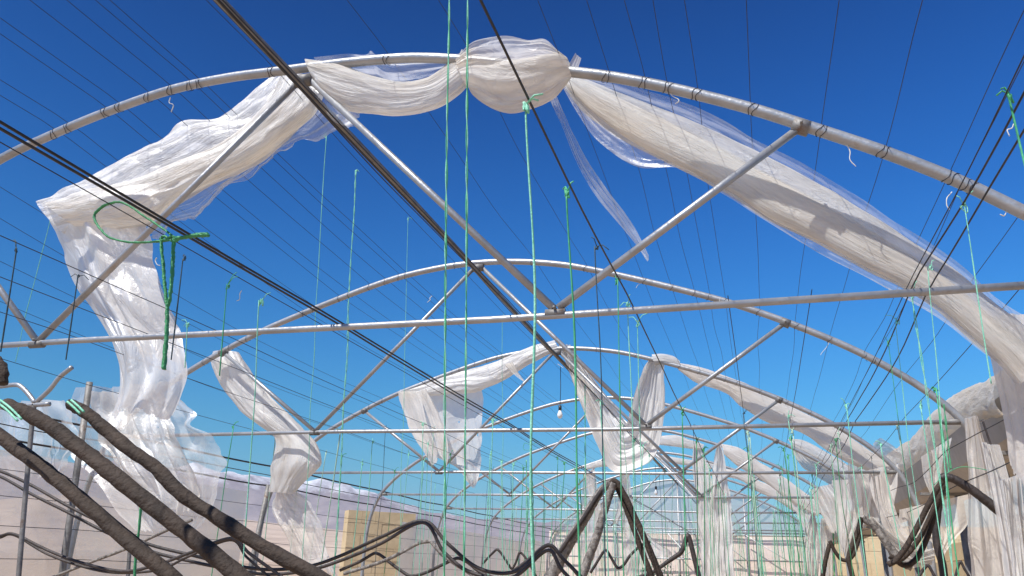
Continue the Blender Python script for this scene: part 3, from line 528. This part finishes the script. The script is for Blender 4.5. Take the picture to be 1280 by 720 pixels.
tag(wall_sheet('plastic_wall', -1.36, 3.55, 6.95, -.53, .27, F_WALL2, 93), 'milky grey film along the far left wall, right of the yellow block wall', 'plastic wall', 'film walls along the tunnel sides')
ew = tag(empty('end_wall', W3(0, 7.02, -.53)), 'beige film end wall closing the far end of the tunnel under the milky gable', 'end wall')
V, Fc = grid(60, 12, lambda i, j: W3(-1.3+2.6*i/59, 7.03, -.53+.9*j/11)); V[:, 1] += .05*vn(V[:, 0]*1.3, V[:, 2]*1.3, 5)
mesh_obj('wall_film', V, Fc, F_END, ew, np.column_stack([V[:, 0], V[:, 2]]))
V, Fc = grid(60, 10, lambda i, j: (lambda x: W3(x, 7.03, .375+(max(prof_z(x), .376)-.375)*j/9))(-1.235+2.47*i/59)); V[:, 1] += .04*vn(V[:, 0]*1.3, V[:, 2]*1.3, 6)
mesh_obj('gable_film', V, Fc, F_GABLE, ew, np.column_stack([V[:, 0], V[:, 2]]))
for x in (-.62, 0, .33, .62):
    b = MB(); b.tube([W3(x, 6.99, -.53), W3(x, 6.99, prof_z(x)-.02)], .022, 8); b.build('post', STEEL, ew)
for z in (.375, .13, -.12):
    b = MB(); b.tube([W3(-1.28, 6.97, z), W3(1.28, 6.97, z+.01)], .02, 8); b.build('rail', STEEL, ew)
for (xa, za, xb, zb) in ((.33, .36, .62, .13), (-.1, .36, .33, -.1), (.33, .36, .0, .13), (.62, .36, 1.0, .13)):
    b = MB(); b.tube([W3(xa, 6.95, za), W3(xb, 6.95, zb)], .013, 8); b.build('brace', TW_WHITE, ew)
# gutter on the right: a bent steel channel
gt = tag(empty('gutter', W3(1.4, .4, .2)), 'wide grey brown rain gutter along the right eaves, seen from below', 'gutter')
sec = [(1.305, .40), (1.32, .405), (1.34, .33), (1.37, .31), (1.49, .31), (1.52, .33), (1.54, .405), (1.555, .40), (1.53, .315), (1.495, .294), (1.365, .294), (1.328, .318)]
q = np.linspace(.72, 6.9, 40); V = [W3(x, a, z+.004*math.sin(a*2)) for a in q for x, z in sec]; n_ = len(sec)
Fc = [(i*n_+j, i*n_+(j+1) % n_, (i+1)*n_+(j+1) % n_, (i+1)*n_+j) for i in range(39) for j in range(n_)]+[tuple(range(n_)), tuple(39*n_+j for j in range(n_))]
mesh_obj('channel', V, Fc, GUTTER, gt, None, False)
for k in range(1, 7):
    b = MB(); b.box(W3(1.30, k-.012, .282), W3(1.545, k+.012, .291)); b.build('bracket', STEEL_OLD, gt, False)
for k, r in ((1, .035), (2, .04), (3, .035), (4, .035), (5, .035), (6, .035)):
    b = MB(); P = [W3(1.42, k, -.53), W3(1.42, k, -.2), W3(1.418, k, .28)]; b.tube(P, r, 10)
    tag(b.build('steel_post', STEEL_OLD), 'dark steel post under the right gutter, in line with the %s hoop' % ordw[k], 'post', 'posts under the gutter')
# block walls
def block_wall(name, label, p, q, th, h, n, rows_, seed, mat=MUD):
    p = np.array(p); q = np.array(q); d = (q-p)/np.linalg.norm(q-p); nr = np.array([d[1], -d[0]]); Lw = np.linalg.norm(q-p)
    b = MB(); rr = random.Random(seed); bh = h/rows_
    for r in range(rows_):
        off = (r % 2)*.5
        for i in range(n+1):
            a0 = max(0, (i-off)/n*Lw); a1 = min(Lw, (i+1-off)/n*Lw)
            if a1-a0 < .05: continue
            if r == rows_-1 and rr.random() < .12: continue
            j = rr.uniform(0, .02); o0 = p+d*(a0+.003); o1 = p+d*(a1-.003); z0 = r*bh+.002; z1 = (r+1)*bh-.003
            A = [o0-nr*j, o1-nr*j, o1+nr*(th+j), o0+nr*(th+j)]
            b.add([(x, y, z0) for x, y in A]+[(x, y, z1) for x, y in A], [(0, 3, 2, 1), (4, 5, 6, 7), (0, 1, 5, 4), (1, 2, 6, 5), (2, 3, 7, 6), (3, 0, 4, 7)])
    # mortar core
    A = [p+nr*.02, q+nr*.02, q+nr*(th-.02), p+nr*(th-.02)]; z1 = (rows_-1)*bh-.02
    b.add([(x, y, 0) for x, y in A]+[(x, y, z1) for x, y in A], [(0, 3, 2, 1), (4, 5, 6, 7), (0, 1, 5, 4), (1, 2, 6, 5), (2, 3, 7, 6), (3, 0, 4, 7)])
    return tag(b.build(name, mat, None, False), label, 'wall')
def gp(px, dist):
    d = ray(px, 690); d = d/np.linalg.norm(d[:2]); return (CAM[0]+d[0]*dist, d[1]*dist)
block_wall('block_wall', 'sunlit yellow earth block wall outside the left side, below the snow peaks', gp(426, 24), gp(510, 24.5), .5, 3.0, 5, 9, 3)
block_wall('block_wall', 'tan earth block wall outside the right side behind the film curtains', (1.95*S, (Y1+.3)*S), (1.95*S, (Y1+6.8)*S), -.4, 2.25, 26, 8, 5)
block_wall('block_wall', 'tan earth block wall closing the view at far right, beside the end wall', (1.36*S, (Y1+7.5)*S), (3.6*S, (Y1+7.2)*S), .4, 3.05, 9, 9, 8)
# dark shrubs beyond the white film triangle
def shrub(px, k, hgt, wd, label, seed):
    rr = np.random.default_rng(seed); c = unp(px, 715, k); c[2] = 0
    root = tag(empty('shrub', c), label, 'shrub', 'dark shrubs at the far end'); b = MB(); st = MB()
    for i in range(5):
        e = c+np.array([rr.uniform(-.4, .4)*wd, rr.uniform(-.2, .2), hgt*rr.uniform(.6, .95)]); st.tube([c+np.array([rr.uniform(-.1, .1), 0, -.02]), (c+e)/2+rr.uniform(-.05, .05, 3), e], [.02, .014, .006], 6)
    for i in range(500):
        u = rr.normal(size=3); u /= np.linalg.norm(u); p = c+np.array([0, 0, hgt*.62])+u*np.array([wd*.5, .4, hgt*.45])*rr.uniform(.4, 1)**.5
        a = rr.normal(size=3); a /= np.linalg.norm(a); bb = np.cross(a, u); s = rr.uniform(.04, .09)
        b.add([p, p+a*s+bb*s*.3, p+a*s*1.8, p+a*s-bb*s*.3], [(0, 1, 2, 3)])
    b.build('foliage', LEAF, root, False); st.build('stem', HOSE_DARK, root)
shrub(812, 6.2, 1.7, 1.0, 'dark green shrub under the white film triangle, its left half', 3)
shrub(832, 6.3, 1.75, 1.0, 'dark green shrub under the white film triangle, its right half', 4)

# ------------------------------------------------------------------ black hoses
def hose(pts, k, r, label, mat=HOSE, jit=.12, n=None, sides=10, flat=1.0, group=None, seed=1, name='hose', cat='hose', w=None):
    rows_ = [list(unp(*(p if len(p) == 3 else (p[0], p[1], k)))) for p in pts]
    P = cr(rows_, n or 14*len(pts)); b = MB()
    if seed > 4: jit *= .35
    if seed > 9:
        R_ = np.array(rows_); d_ = np.concatenate([[0], np.cumsum(np.linalg.norm(np.diff(R_, axis=0), axis=1))]); u_ = np.linspace(0, d_[-1], len(P))
        P = .35*P+.65*np.column_stack([np.interp(u_, d_, R_[:, c_]) for c_ in range(3)])
        for _ in range(2): P[1:-1] = .25*P[:-2]+.5*P[1:-1]+.25*P[2:]
    if w is not None: r = np.interp(np.linspace(0, 1, len(P)), np.linspace(0, 1, len(w)), w)*.5/FOC*((P-CAM)@fw).mean()/math.sqrt(flat)
    b.tube(P, r, sides, flat, jit, seed); o = b.build(name, mat)
    return tag(o, label, cat, group)
G1 = 'thick dark hoses at lower left'
hose([(-60, 500), (0, 546), (60, 590), (130, 650), (215, 722), (260, 765)], -.38, .028, 'lowest of the three thick dark hoses crossing the lower left corner', HOSE_DARK, .13, 70, 16, .8, G1, 1)
hose([(6, 504), (40, 520), (70, 538), (102, 562), (135, 588), (188, 630), (245, 676), (302, 722), (350, 765)], -.40, [.012]+[.026]*4+[.030]*5+[.030]*80, 'middle of three thick dark hoses at lower left, its end tied with green twine', HOSE_DARK, .14, 90, 16, .8, G1, 2)
hose([(86, 504), (108, 516), (130, 535), (160, 560), (195, 585), (225, 616), (270, 646), (330, 684), (400, 722), (450, 755)], -.36, [.011]+[.024]*4+[.027]*5+[.027]*80, 'uppermost of three thick dark hoses at lower left, its end tied with green twine', HOSE_DARK, .14, 90, 16, .8, G1, 3)
hose([(-30, 432), (-8, 448), (3, 462), (2, 480)], -.3, .022, 'short dark hose end poking in at the left edge above the thick hoses', HOSE_DARK, .25, 24, 12, 1, None, 4)
for i, (pts, kk) in enumerate(((( (-5, 502), (8, 512), (22, 526)), -.415), (((84, 502), (92, 509), (100, 517)), -.375))):
    for j in range(2):
        b = MB(); b.tube(cr([unp(x+j*5, y-j*2, kk-.01) for x, y in pts], 14), .004, 6)
        tag(b.build('twine', TW_MINT), 'short pale green twine binding the cut end of the %s thick dark hose' % ('middle', 'uppermost')[i], 'twine', 'twine on the %s hose end' % ('middle', 'upper')[i])
G2 = 'thin black hoses looped along the left row'
hose([(-20, 585), (3, 590), (40, 607), (84, 632), (130, 655), (185, 680), (240, 694), (290, 706), (335, 712), (385, 708), (425, 695), (475, 672), (529, 651), (560, 680), (600, 711), (645, 714), (684, 682), (705, 700), (740, 735)], .5, .012, 'upper black hose sagging from the left edge and looping up near the yellow wall', HOSE, .12, 150, 8, 1, G2, 5, w=[4.2])
hose([(-20, 592), (3, 597), (40, 618), (84, 640), (130, 664), (185, 688), (240, 702), (290, 712), (335, 718), (385, 713), (425, 701), (475, 680), (529, 653), (555, 690), (590, 716), (640, 722), (684, 688), (702, 712), (730, 740)], .47, .012, 'lower black hose sagging from the left edge and looping up near the yellow wall', HOSE, .12, 150, 8, 1, G2, 6, w=[4.2])
hose([(-20, 672), (0, 670), (18, 668), (60, 688), (100, 703), (150, 714), (190, 708), (235, 692), (288, 673), (312, 692), (345, 716), (370, 735)], .4, .009, 'thin black hose making a low double hump in the lower left corner', HOSE, .1, 110, 8, 1, G2, 7, w=[4])
hose([(-20, 674), (0, 672), (18, 669), (60, 693), (110, 710), (150, 716), (200, 712), (235, 696), (288, 675), (308, 696), (335, 720), (350, 735)], .42, .008, 'second thin black hose following the low double hump in the lower left corner', HOSE, .1, 110, 8, 1, G2, 8, w=[3.2])
hose([(60, 724), (110, 704), (160, 685), (215, 660), (240, 650)], .6, .010, 'grey weathered hose slanting up behind the lowest thick hose', HOSE_GREY, .1, 50, 8, 1, G2, 9, w=[4])
hose([(425, 713), (450, 702), (471, 690), (490, 706), (515, 722), (540, 712), (575, 696), (600, 716), (640, 730)], 1.2, .010, 'small zigzag black hose in front of the yellow wall', HOSE, .1, 90, 8, 1, G2, 10, w=[4])
hose([(430, 717), (470, 705), (505, 690), (535, 671), (548, 690), (570, 706), (590, 718), (605, 740)], 1.0, .010, 'black hose with one low peak under the taller peak by the yellow wall', HOSE_GREY, .1, 90, 8, 1, G2, 11, w=[4.5])
G3 = 'zigzag hoses in the middle distance'
hose([(603, 705), (612, 695), (622, 686), (632, 700), (640, 712), (646, 700), (650, 688), (662, 705), (672, 724)], 1.8, .010, 'thin zigzag hose left of the middle with two small peaks', HOSE, .1, 80, 8, 1, G3, 12, w=[3])
hose([(640, 715), (660, 700), (684, 679), (696, 692), (712, 706), (725, 722)], 1.5, .012, 'black hose with one sharp peak just left of the grey hose bundle', HOSE, .1, 60, 8, 1, G3, 13, w=[4.2])
hose([(738, 716), (748, 700), (757, 686), (764, 697), (772, 711), (780, 706), (787, 695), (800, 682), (813, 677)], 2.0, .012, 'thin hose dipping between the legs of the big grey hose bundle', HOSE, .1, 70, 8, 1, G3, 14, w=[3.5])
hose([(795, 722), (815, 716), (835, 702), (852, 690), (860, 667), (866, 690), (874, 722)], 1.9, .016, 'black hose peak just left of the twin white rags', HOSE, .15, 70, 8, 1, G3, 15, w=[4, 6, 6])
G4 = 'big hose bundle folded over the middle wire'
hose([(765, 602), (752, 612), (742, 628), (730, 650), (715, 672), (702, 695), (688, 722), (675, 745)], .85, [.020]*20+[.026]*40+[.030]*60, 'outer left leg of the big folded hose bundle, mottled grey above and black below', HOSE_GREY, .3, 100, 14, .8, G4, 16, w=[10, 12, 15, 18, 19])
hose([(768, 604), (762, 618), (755, 640), (748, 664), (738, 692), (727, 722), (718, 745)], .8, .022, 'inner left leg of the big folded hose bundle, mottled grey', HOSE_GREY, .3, 90, 14, .8, G4, 17, w=[10, 11, 12, 13])
hose([(764, 604), (766, 600), (771, 605), (778, 625), (790, 655), (802, 688), (815, 722), (823, 742)], .82, .016, 'left one of the two dark straps on the right of the folded hose bundle', HOSE_DARK, .15, 90, 12, .75, G4, 18, w=[7, 9])
hose([(766, 602), (769, 600), (775, 606), (786, 630), (800, 660), (813, 690), (826, 722), (834, 742)], .8, .016, 'right one of the two dark straps on the right of the folded hose bundle', HOSE_DARK, .15, 90, 12, .75, G4, 19, w=[8, 10])
hose([(700, 690), (712, 672), (728, 650), (742, 628), (754, 610)], .83, .012, 'brown outermost hose lying along the left leg of the folded bundle', HOSE, .2, 60, 10, 1, G4, 20, w=[5, 6])
G5 = 'folded black hoses on the right'
hose([(1300, 662), (1280, 652), (1255, 643), (1225, 620), (1200, 602), (1182, 595), (1176, 598)], .75, .024, 'thick black hose running from the folded peak to the right edge of the photo', HOSE, .2, 90, 14, .8, G5, 21, w=[15, 13, 11])
hose([(1183, 595), (1172, 610), (1160, 632), (1146, 660), (1134, 682), (1121, 700), (1110, 706)], .95, .019, 'left dark strap hanging from the folded peak on the right', HOSE_DARK, .12, 80, 12, .75, G5, 22, w=[8])
hose([(1184, 596), (1178, 612), (1166, 638), (1154, 665), (1142, 684), (1130, 697), (1119, 703)], .98, .015, 'middle dark strap hanging from the folded peak on the right', HOSE_DARK, .12, 80, 12, .75, G5, 23, w=[7])
hose([(1180, 600), (1172, 630), (1163, 660), (1152, 692), (1142, 706), (1132, 709), (1122, 702), (1112, 695)], 1.0, .015, 'curved dark strap swinging below the folded peak on the right', HOSE_DARK, .12, 80, 12, .75, G5, 24, w=[8])
hose([(1178, 606), (1174, 625), (1170, 655), (1171, 680), (1178, 705), (1180, 722)], 1.05, .02, 'grey black vertical strap behind the folded straps on the right', HOSE, .12, 60, 12, .75, G5, 25, w=[11])
hose([(1077, 647), (1073, 662), (1066, 680), (1060, 698), (1063, 710), (1066, 722)], 1.5, .014, 'black hose hanging from the small peak left of the gutter', HOSE_DARK, .15, 60, 10, .6, G5, 26, w=[8])
hose([(1077, 648), (1074, 672), (1069, 690), (1062, 701), (1052, 700), (1044, 690), (1037, 676)], 1.55, .012, 'black hose curving left from the small peak by the gutter', HOSE_DARK, .15, 60, 10, .6, G5, 27, w=[6])
hose([(1078, 647), (1092, 658), (1104, 672), (1116, 690), (1126, 702), (1140, 708)], 1.5, .016, 'crumpled silver grey hose sliding down right from the small peak', HOSE_GREY, .4, 70, 12, .8, G5, 28, w=[9, 13])
hose([(1028, 722), (1032, 700), (1037, 680)], 1.9, .014, 'short black hose hanging at the right end of the beige end wall', HOSE_DARK, .2, 30, 10, .6, G5, 29, w=[7])
hose([(1148, 722), (1154, 712), (1160, 706), (1166, 716), (1170, 724)], .9, .010, 'tiny black hose peak at the bottom edge under the folded straps', HOSE, .2, 30, 10, 1, G5, 30)
hose([(1194, 722), (1200, 700), (1206, 712), (1214, 724)], .8, .008, 'tiny black hose peak at the bottom edge left of the tall curtain', HOSE, .2, 30, 10, 1, G5, 31)
hose([(1270, 585), (1272, 610), (1275, 645), (1276, 680)], .55, .012, 'dark vertical strap at the right edge under the drape', HOSE, .1, 40, 10, .5, G5, 32)
hose([(1228, 525), (1240, 560), (1255, 580), (1262, 600), (1268, 640), (1272, 668)], .75, .010, 'dark strap bending down beside the tall grey curtain', HOSE, .1, 50, 10, .6, G5, 33)
# posts on the left and the broken strut piece
def post(pa, pb, k, r, label, mat=STEEL_OLD):
    A = unp(*pa, k); B = unp(*pb, k); t = (0-A[2])/(B[2]-A[2]); P = A+(B-A)*t
    b = MB(); b.tube([A, (A+P)/2, P], r, 12); tag(b.build('post', mat), label, 'post', 'leaning posts on the left')
post((112, 478), (78, 714), .85, .03, 'dark leaning post behind the thick hoses near the left edge')
post((336, 606), (311, 720), 1.7, .03, 'dark leaning post under the knotted film drape')
post((163, 672), (160, 720), 1.3, .02, 'short dark post stub behind the lowest thick hose')
bt = tag(empty('broken_truss', unp(45, 503, .3)), 'short broken piece of pale pipe truss left above the thick hoses', 'broken pipe')
for nm, p in (('bent_pipe', [(-40, 485), (0, 483), (18, 481), (26, 483), (36, 493), (44, 504)]), ('strut', [(45, 503), (62, 487), (74, 472), (90, 459)]), ('tie_stub', [(-60, 512), (0, 509), (30, 507), (62, 505)]), ('stand_pipe', [(43, 504), (40, 530), (30, 640), (20, 760), (12, 860)])):
    b = MB(); b.tube(cr([unp(x, y, .3) for x, y in p], 24), .016, 10); b.build(nm, STEEL if nm != 'stand_pipe' else STEEL_OLD, bt)
# light bulbs
def bulb(px, py, k, top, label, s=1.0):
    c = unp(px, py, k); root = tag(empty('light_bulb', c), label, 'light bulb', 'bare bulbs on cords')
    b = MB(); b.tube([c+np.array([0, 0, top]), c+np.array([.005, 0, top*.5]), c+np.array([0, 0, .05*s])], .004*s, 6); b.build('cord', CABLE, root)
    b = MB(); b.tube([c+np.array([0, 0, .06*s]), c+np.array([0, 0, .0])], .020*s, 12); b.build('socket', CABLE, root)
    zs = np.array([.004, -.012, -.03, -.055, -.078, -.095, -.103])*s; rs = np.array([.016, .019, .027, .034, .030, .017, .002])*s
    b = MB(); b.tube([c+np.array([0, 0, z]) for z in zs], rs, 16, fdir=(1, 0, 0)); b.build('glass', GLASS, root)
bulb(700, 513, 2.05, .36*S-(.36*S-.0)+.55, 'bare white bulb hanging left of the V shaped drape', 1.0)
bulb(820, 612, 4.6, .5, 'tiny bare bulb hanging low behind the V shaped drape', 1.1)

# ------------------------------------------------------------------ twines
CW = [(x, nm) for nm, x in ROWS.items()]
def find_wire(px, py):
    best = None
    for x, nm in CW:
        for q in np.linspace(-.75, 6.5, 500):
            p = proj(W3(x, q, TIE+.010)); d = abs(p[0]-px)+abs(p[1]-py)
            if best is None or d < best[0]: best = (d, x, q, nm)
    return best
def twine(top, bot, r, mat, label, group, knot=True, twist=0, seed=1, wob=.006, n=60, low=None):
    root = empty('twine', bot); tag(root, label, 'twine', group)
    q = np.linspace(0, 1, n)[:, None]; P = top*(1-q)+bot*q; qq = q[:, 0]*np.linalg.norm(top-bot)
    for s_ in range(2 if twist else 1):
        a = qq*22+s_*np.pi
        Q = P+np.column_stack([vn(qq*2.1, qq*0+.5, seed)*wob, vn(qq*2.1, qq*0+.5, seed+3)*wob, qq*0])
        if twist: Q = Q+np.column_stack([np.cos(a), np.sin(a), a*0])*twist*(.4+.8*np.abs(vn(qq*1.7, qq*0, seed+4)))[:, None]
        b = MB(); R = r*(1+.25*vn(qq*9, qq*0+.5, seed+6)); b.tube(Q, R, 6, .55); b.build('strand', mat if (low is None or s_ == 0) else low, root)
    if knot:
        b = MB(); rr = np.random.default_rng(seed)
        P = [top+(.6 if mat is TW_DARK else 1)*np.array([rr.uniform(-.5, .5)*.018, rr.uniform(-.4, .4)*.018, rr.uniform(-1, .4)*.024]) for i in range(9)]
        b.tube(cr(P, 50), r*.55, 5)
        for i in range(2):
            e = top+np.array([rr.uniform(-1, 1)*.05, rr.uniform(-.5, .5)*.03, rr.uniform(-.02, .05)]); b.tube([top, (top+e)/2+np.array([0, 0, .012]), e], r*.5, 5)
        b.build('knot', mat, root)
    return root
near_tw = [  # top px, lower px, radius, material, twist, label
 ((407, 170), (388, 520), .0045, TW_MINT, 0, 'mint green twine hanging below the torn film flap left of the ridge pipe'),
 ((446, 213), (425, 590), .0050, TW_MINT, .007, 'doubled bright green twine with a frayed bow, left of the ridge pipe'),
 ((510, 273), (503, 560), .0032, TW_MINT, 0, 'thin mint twine with a white knot, left of the second hoop crown'),
 ((657, 131), (668, 600), .0052, TW_MINT, 0, 'mint twine tied to the thick wire just under the crown bundle'),
 ((710, 239), (722, 620), .0050, TW_MID, 0, 'green twine with a bow right of the crossing struts'),
 ((746, 308), (752, 520), .0036, TW_DARK, 0, 'dark twine tied to the thick wire above the second hoop'),
 ((770, 350), (775, 560), .0036, TW_MID, 0, 'short green twine tied to the thick wire just under the second hoop'),
 ((785, 379), (790, 560), .0036, TW_MINT, 0, 'mint twine with a frayed knot at the near tie bar, right of the strut foot'),
 ((797, 402), (802, 560), .0036, TW_MINT, 0, 'mint twine hanging just below the near tie bar, right of the strut foot'),
 ((628, 397), (630, 600), .0036, TW_MINT, 0, 'mint twine tied right at the near tie bar, left of the strut foot'),
 ((98, 345), (84, 450), .003, TW_DARK, 0, 'short dark twine in front of the hanging film on the left'),
 ((20, 311), (2, 440), .003, TW_DARK, 0, 'dark twine nearest the left edge beside the film corner'),
 ((70, 246), (18, 452), .004, TW_MINT, 0, 'slanting mint twine tied at the left corner of the big film'),
 ((230, 323), (216, 450), .003, TW_DARK, 0, 'thin dark twine right of the green rope tails'),
 ((285, 355), (276, 470), .003, TW_MID, 0, 'thin green twine with a knot right of the green rope bow, in the open sky'),
 ((327, 376), (318, 500), .0032, TW_MINT, 0, 'mint twine right of the narrow left drape top, crossing the tie bar'),
 ((235, 405), (232, 460), .003, TW_MINT, 0, 'very short mint twine by the tie bar next to the rope tails'),
 ((1205, 257), (1240, 480), .0042, TW_MINT, 0, 'mint twine crossing the right end of the long drape'),
 ((1163, 334), (1182, 600), .0040, TW_MINT, 0, 'pale twine over the long drape left of its bend'),
 ((1142, 365), (1168, 560), .0040, TW_MINT, .004, 'forked mint twine at the right end of the near tie bar'),
 ((1122, 401), (1138, 560), .0036, TW_MINT, 0, 'mint twine hanging just below the right end of the near tie bar'),
 ((1110, 428), (1122, 520), .0036, TW_MID, 0, 'short green twine below the right end of the near tie bar'),
 ((1262, 118), (1290, 240), .0045, TW_MID, 0, 'green twine with a knot at the upper right edge')]
for i, (a, c, r, mat, tw_, lab) in enumerate(near_tw):
    d, x, q, nm = find_wire(*a); k = q if d < 25 else 1.0
    r *= .72 if 1100 < a[0] < 1230 else 1.05; A = unp(*a, k); B = unp(*c, k); dirn = (B-A)/abs(B[2]-A[2])
    if c[1] > 490: B = A+dirn*(A[2]-.3)
    twine(A, B, r, mat, lab, 'green twines close to the camera', True, tw_, 200+i, .014, 70)
for i, (a, c, k, r, lab) in enumerate((((562, -30), (554, 760), -.30, .0042, 'left one of the two long twines running from the top edge to the bottom'), ((585, -30), (579, 760), -.28, .0045, 'right one of the two long twines running from the top edge to the bottom'))):
    A = unp(*a, k); B = unp(*c, k); B = A+(B-A)/abs(B[2]-A[2])*(A[2]-.2); A = A-(B-A)/abs(B[2]-A[2])*.25
    twine(A, B, r, (TW_MID, TW_MID)[i], lab, 'green twines close to the camera', False, .003, 230+i, .005, 120, TW_MINT)
for lab, a, c, k, r, mat in (('thick dark green twine bundle dropping from the looped knot left of the big hose bundle', (664, 556), (669, 722), 1.7, .008, TW_GREEN),
                            ('pale twine bundle beside the thick dark green one, left of the big hose bundle', (658, 575), (660, 722), 1.72, .007, TW_MINT),
                            ('dark green twine beside the left leg of the big hose bundle', (724, 598), (728, 660), 1.6, .006, TW_GREEN),
                            ('pale twine bundle crossing the left leg of the big hose bundle', (731, 480), (733, 722), 1.2, .0055, TW_MINT),
                            ('bright green twine bundle against the gutter, above the folded hose peak', (1176, 520), (1186, 590), .9, .006, TW_MINT),
                            ('second bright green twine bundle against the gutter, above the folded hose peak', (1180, 505), (1189, 586), .9, .0045, TW_MID),
                            ('green twine bundle beside the pale rag at the right end of the far tie bars', (1041, 630), (1043, 722), 3.0, .010, TW_GREEN)):
    twine(unp(*a, k), unp(*c, k), r, mat, lab, 'bundled green twines', False, r*.8, 270+int(a[0]) % 90, .006, 60, TW_MID)
# big green rope tied in a bow on the twin cables
def zp(x, y): return (100+x/3, 230+y/3)
d = min(((abs(proj(W3(xc, q, TIE+.012))[0]-218), q) for q in np.linspace(-.7, 1, 400))); kb = d[1]
rope = tag(empty('green_rope', unp(205, 460, kb)), 'thick green rope tied in a loose bow on the twin black cables, two tails hanging', 'rope')
for nm, pts, r in (('loop', [(360, 205), (300, 160), (240, 120), (195, 88), (150, 68), (110, 74), (80, 88), (55, 115), (58, 140), (78, 170), (110, 200), (180, 218), (260, 218), (330, 211), (360, 205)], .006),
                   ('short_end', [(352, 208), (390, 200), (430, 194), (482, 192)], .010), ('short_end', [(352, 204), (400, 198), (440, 188), (478, 186)], .007),
                   ('tail', [(305, 202), (306, 250), (312, 300), (316, 360), (322, 420), (328, 480), (326, 540), (318, 620), (312, 692)], .007),
                   ('tail', [(352, 210), (350, 250), (348, 300), (344, 360), (338, 420), (328, 470), (326, 540), (322, 620), (316, 696)], .008),
                   ('knot', [(300, 208), (318, 196), (345, 214), (360, 200), (352, 216), (368, 206), (345, 198), (310, 214), (330, 202)], .007)):
    b = MB(); b.tube(cr([unp(*zp(x, y), kb-.012) for x, y in pts], 14*len(pts)), r, 8, .6, .3, int(r*1000)); b.build(nm, TW_GREEN, rope)
b = MB(); b.tube(cr([unp(x, y, .3) for x, y in ((176, 634), (174, 660), (170, 690), (168, 726))], 30), .011, 8, .5, .3, 4); tag(b.build('green_rope', TW_GREEN), 'flat green rope hanging below the middle thick hose at lower left', 'rope')
for lab, pts, k, r in (('green twine bundle looped over the folded black hoses on the right', [(1168, 606), (1180, 594), (1200, 584), (1225, 586), (1250, 592)], .8, .004),
                       ('small green twine loop at the middle wire above the folded hose bundle', [(668, 562), (655, 562), (656, 554), (664, 556), (672, 552)], 1.7, .004)):
    b = MB(); b.tube(cr([unp(x, y, k) for x, y in pts], 40), r, 6, .6, .2, 3); tag(b.build('green_rope', TW_MID), lab, 'rope')
# field of twines over the rows
rown = {'left_edge': 'left edge row', 'far_left': 'leftmost row', 'left': 'left row', 'left_bow': 'second left row', 'cable': 'row under the twin cables', 'centre': 'row under the ridge pipe', 'thick': 'row under the thick wire', 'right_inner': 'row right of the middle', 'right_mid': 'inner right row', 'right_bunch': 'right row', 'right_edge': 'row by the gutter'}
n_tw = 0
for x, nm in CW:
    q = .55 if nm in ('right_bunch', 'thick', 'centre', 'right_edge') else .75
    c_ = 0
    while q < 6.4 and c_ < 27 and n_tw < 285:
        q += random.uniform(.08, .32)
        if random.random() < .12: continue
        xx = x+random.uniform(-.012, .012); top = W3(xx, q, TIE+.008)
        if not (-20 < proj(top)[0] < 1300): continue
        full_ = random.random() < .88
        bot = W3(xx+random.uniform(-.05, .05), q+random.uniform(-.02, .02), -.5 if full_ else random.uniform(-.15, .2))
        mat = random.choices([TW_MINT, TW_MID, TW_GREEN, TW_DARK, TW_FADED], [.28, .28, .14, .14, .16])[0]
        twine(top, bot, random.choice([.0048, .0058, .0075]) if mat is not TW_DARK else .0034, mat, 'thin far twine hanging from the crop wire in the ' + rown[nm], 'far twines of the '+rown[nm], q < 2.2, 0, 300+n_tw, .012, 24); n_tw += 1; c_ += 1
# white scraps of knotted twine
for i, (a, c, k) in enumerate((((213, 122), (214, 140), 0), ((1058, 180), (1070, 208), 0), ((1267, 155), (1262, 170), 0), ((540, 370), (534, 378), .6), ((805, 350), (795, 360), 1), ((302, 363), (296, 376), .3), ((1036, 428), (1026, 444), 1.2), ((1262, 255), (1250, 268), 0), ((697, 455), (704, 460), 1.2), ((196, 322), (200, 332), -.1), ((1190, 240), (1187, 262), .05), ((900, 372), (893, 384), .9), ((842, 112), (844, 130), 0))):
    A = unp(*a, k); B = unp(*c, k); b = MB(); b.tube(cr([A, (A*2+B)/3+np.array([random.uniform(-.02, .02), 0, 0]), (A+2*B)/3-np.array([random.uniform(-.02, .02), 0, random.uniform(-.02, .02)]), B], 20), .0035, 5, .6, .3, i)
    tag(b.build('twine_scrap', TW_WHITE), 'small white scrap of knotted twine left on a wire or hoop', 'twine', 'white scraps of twine')
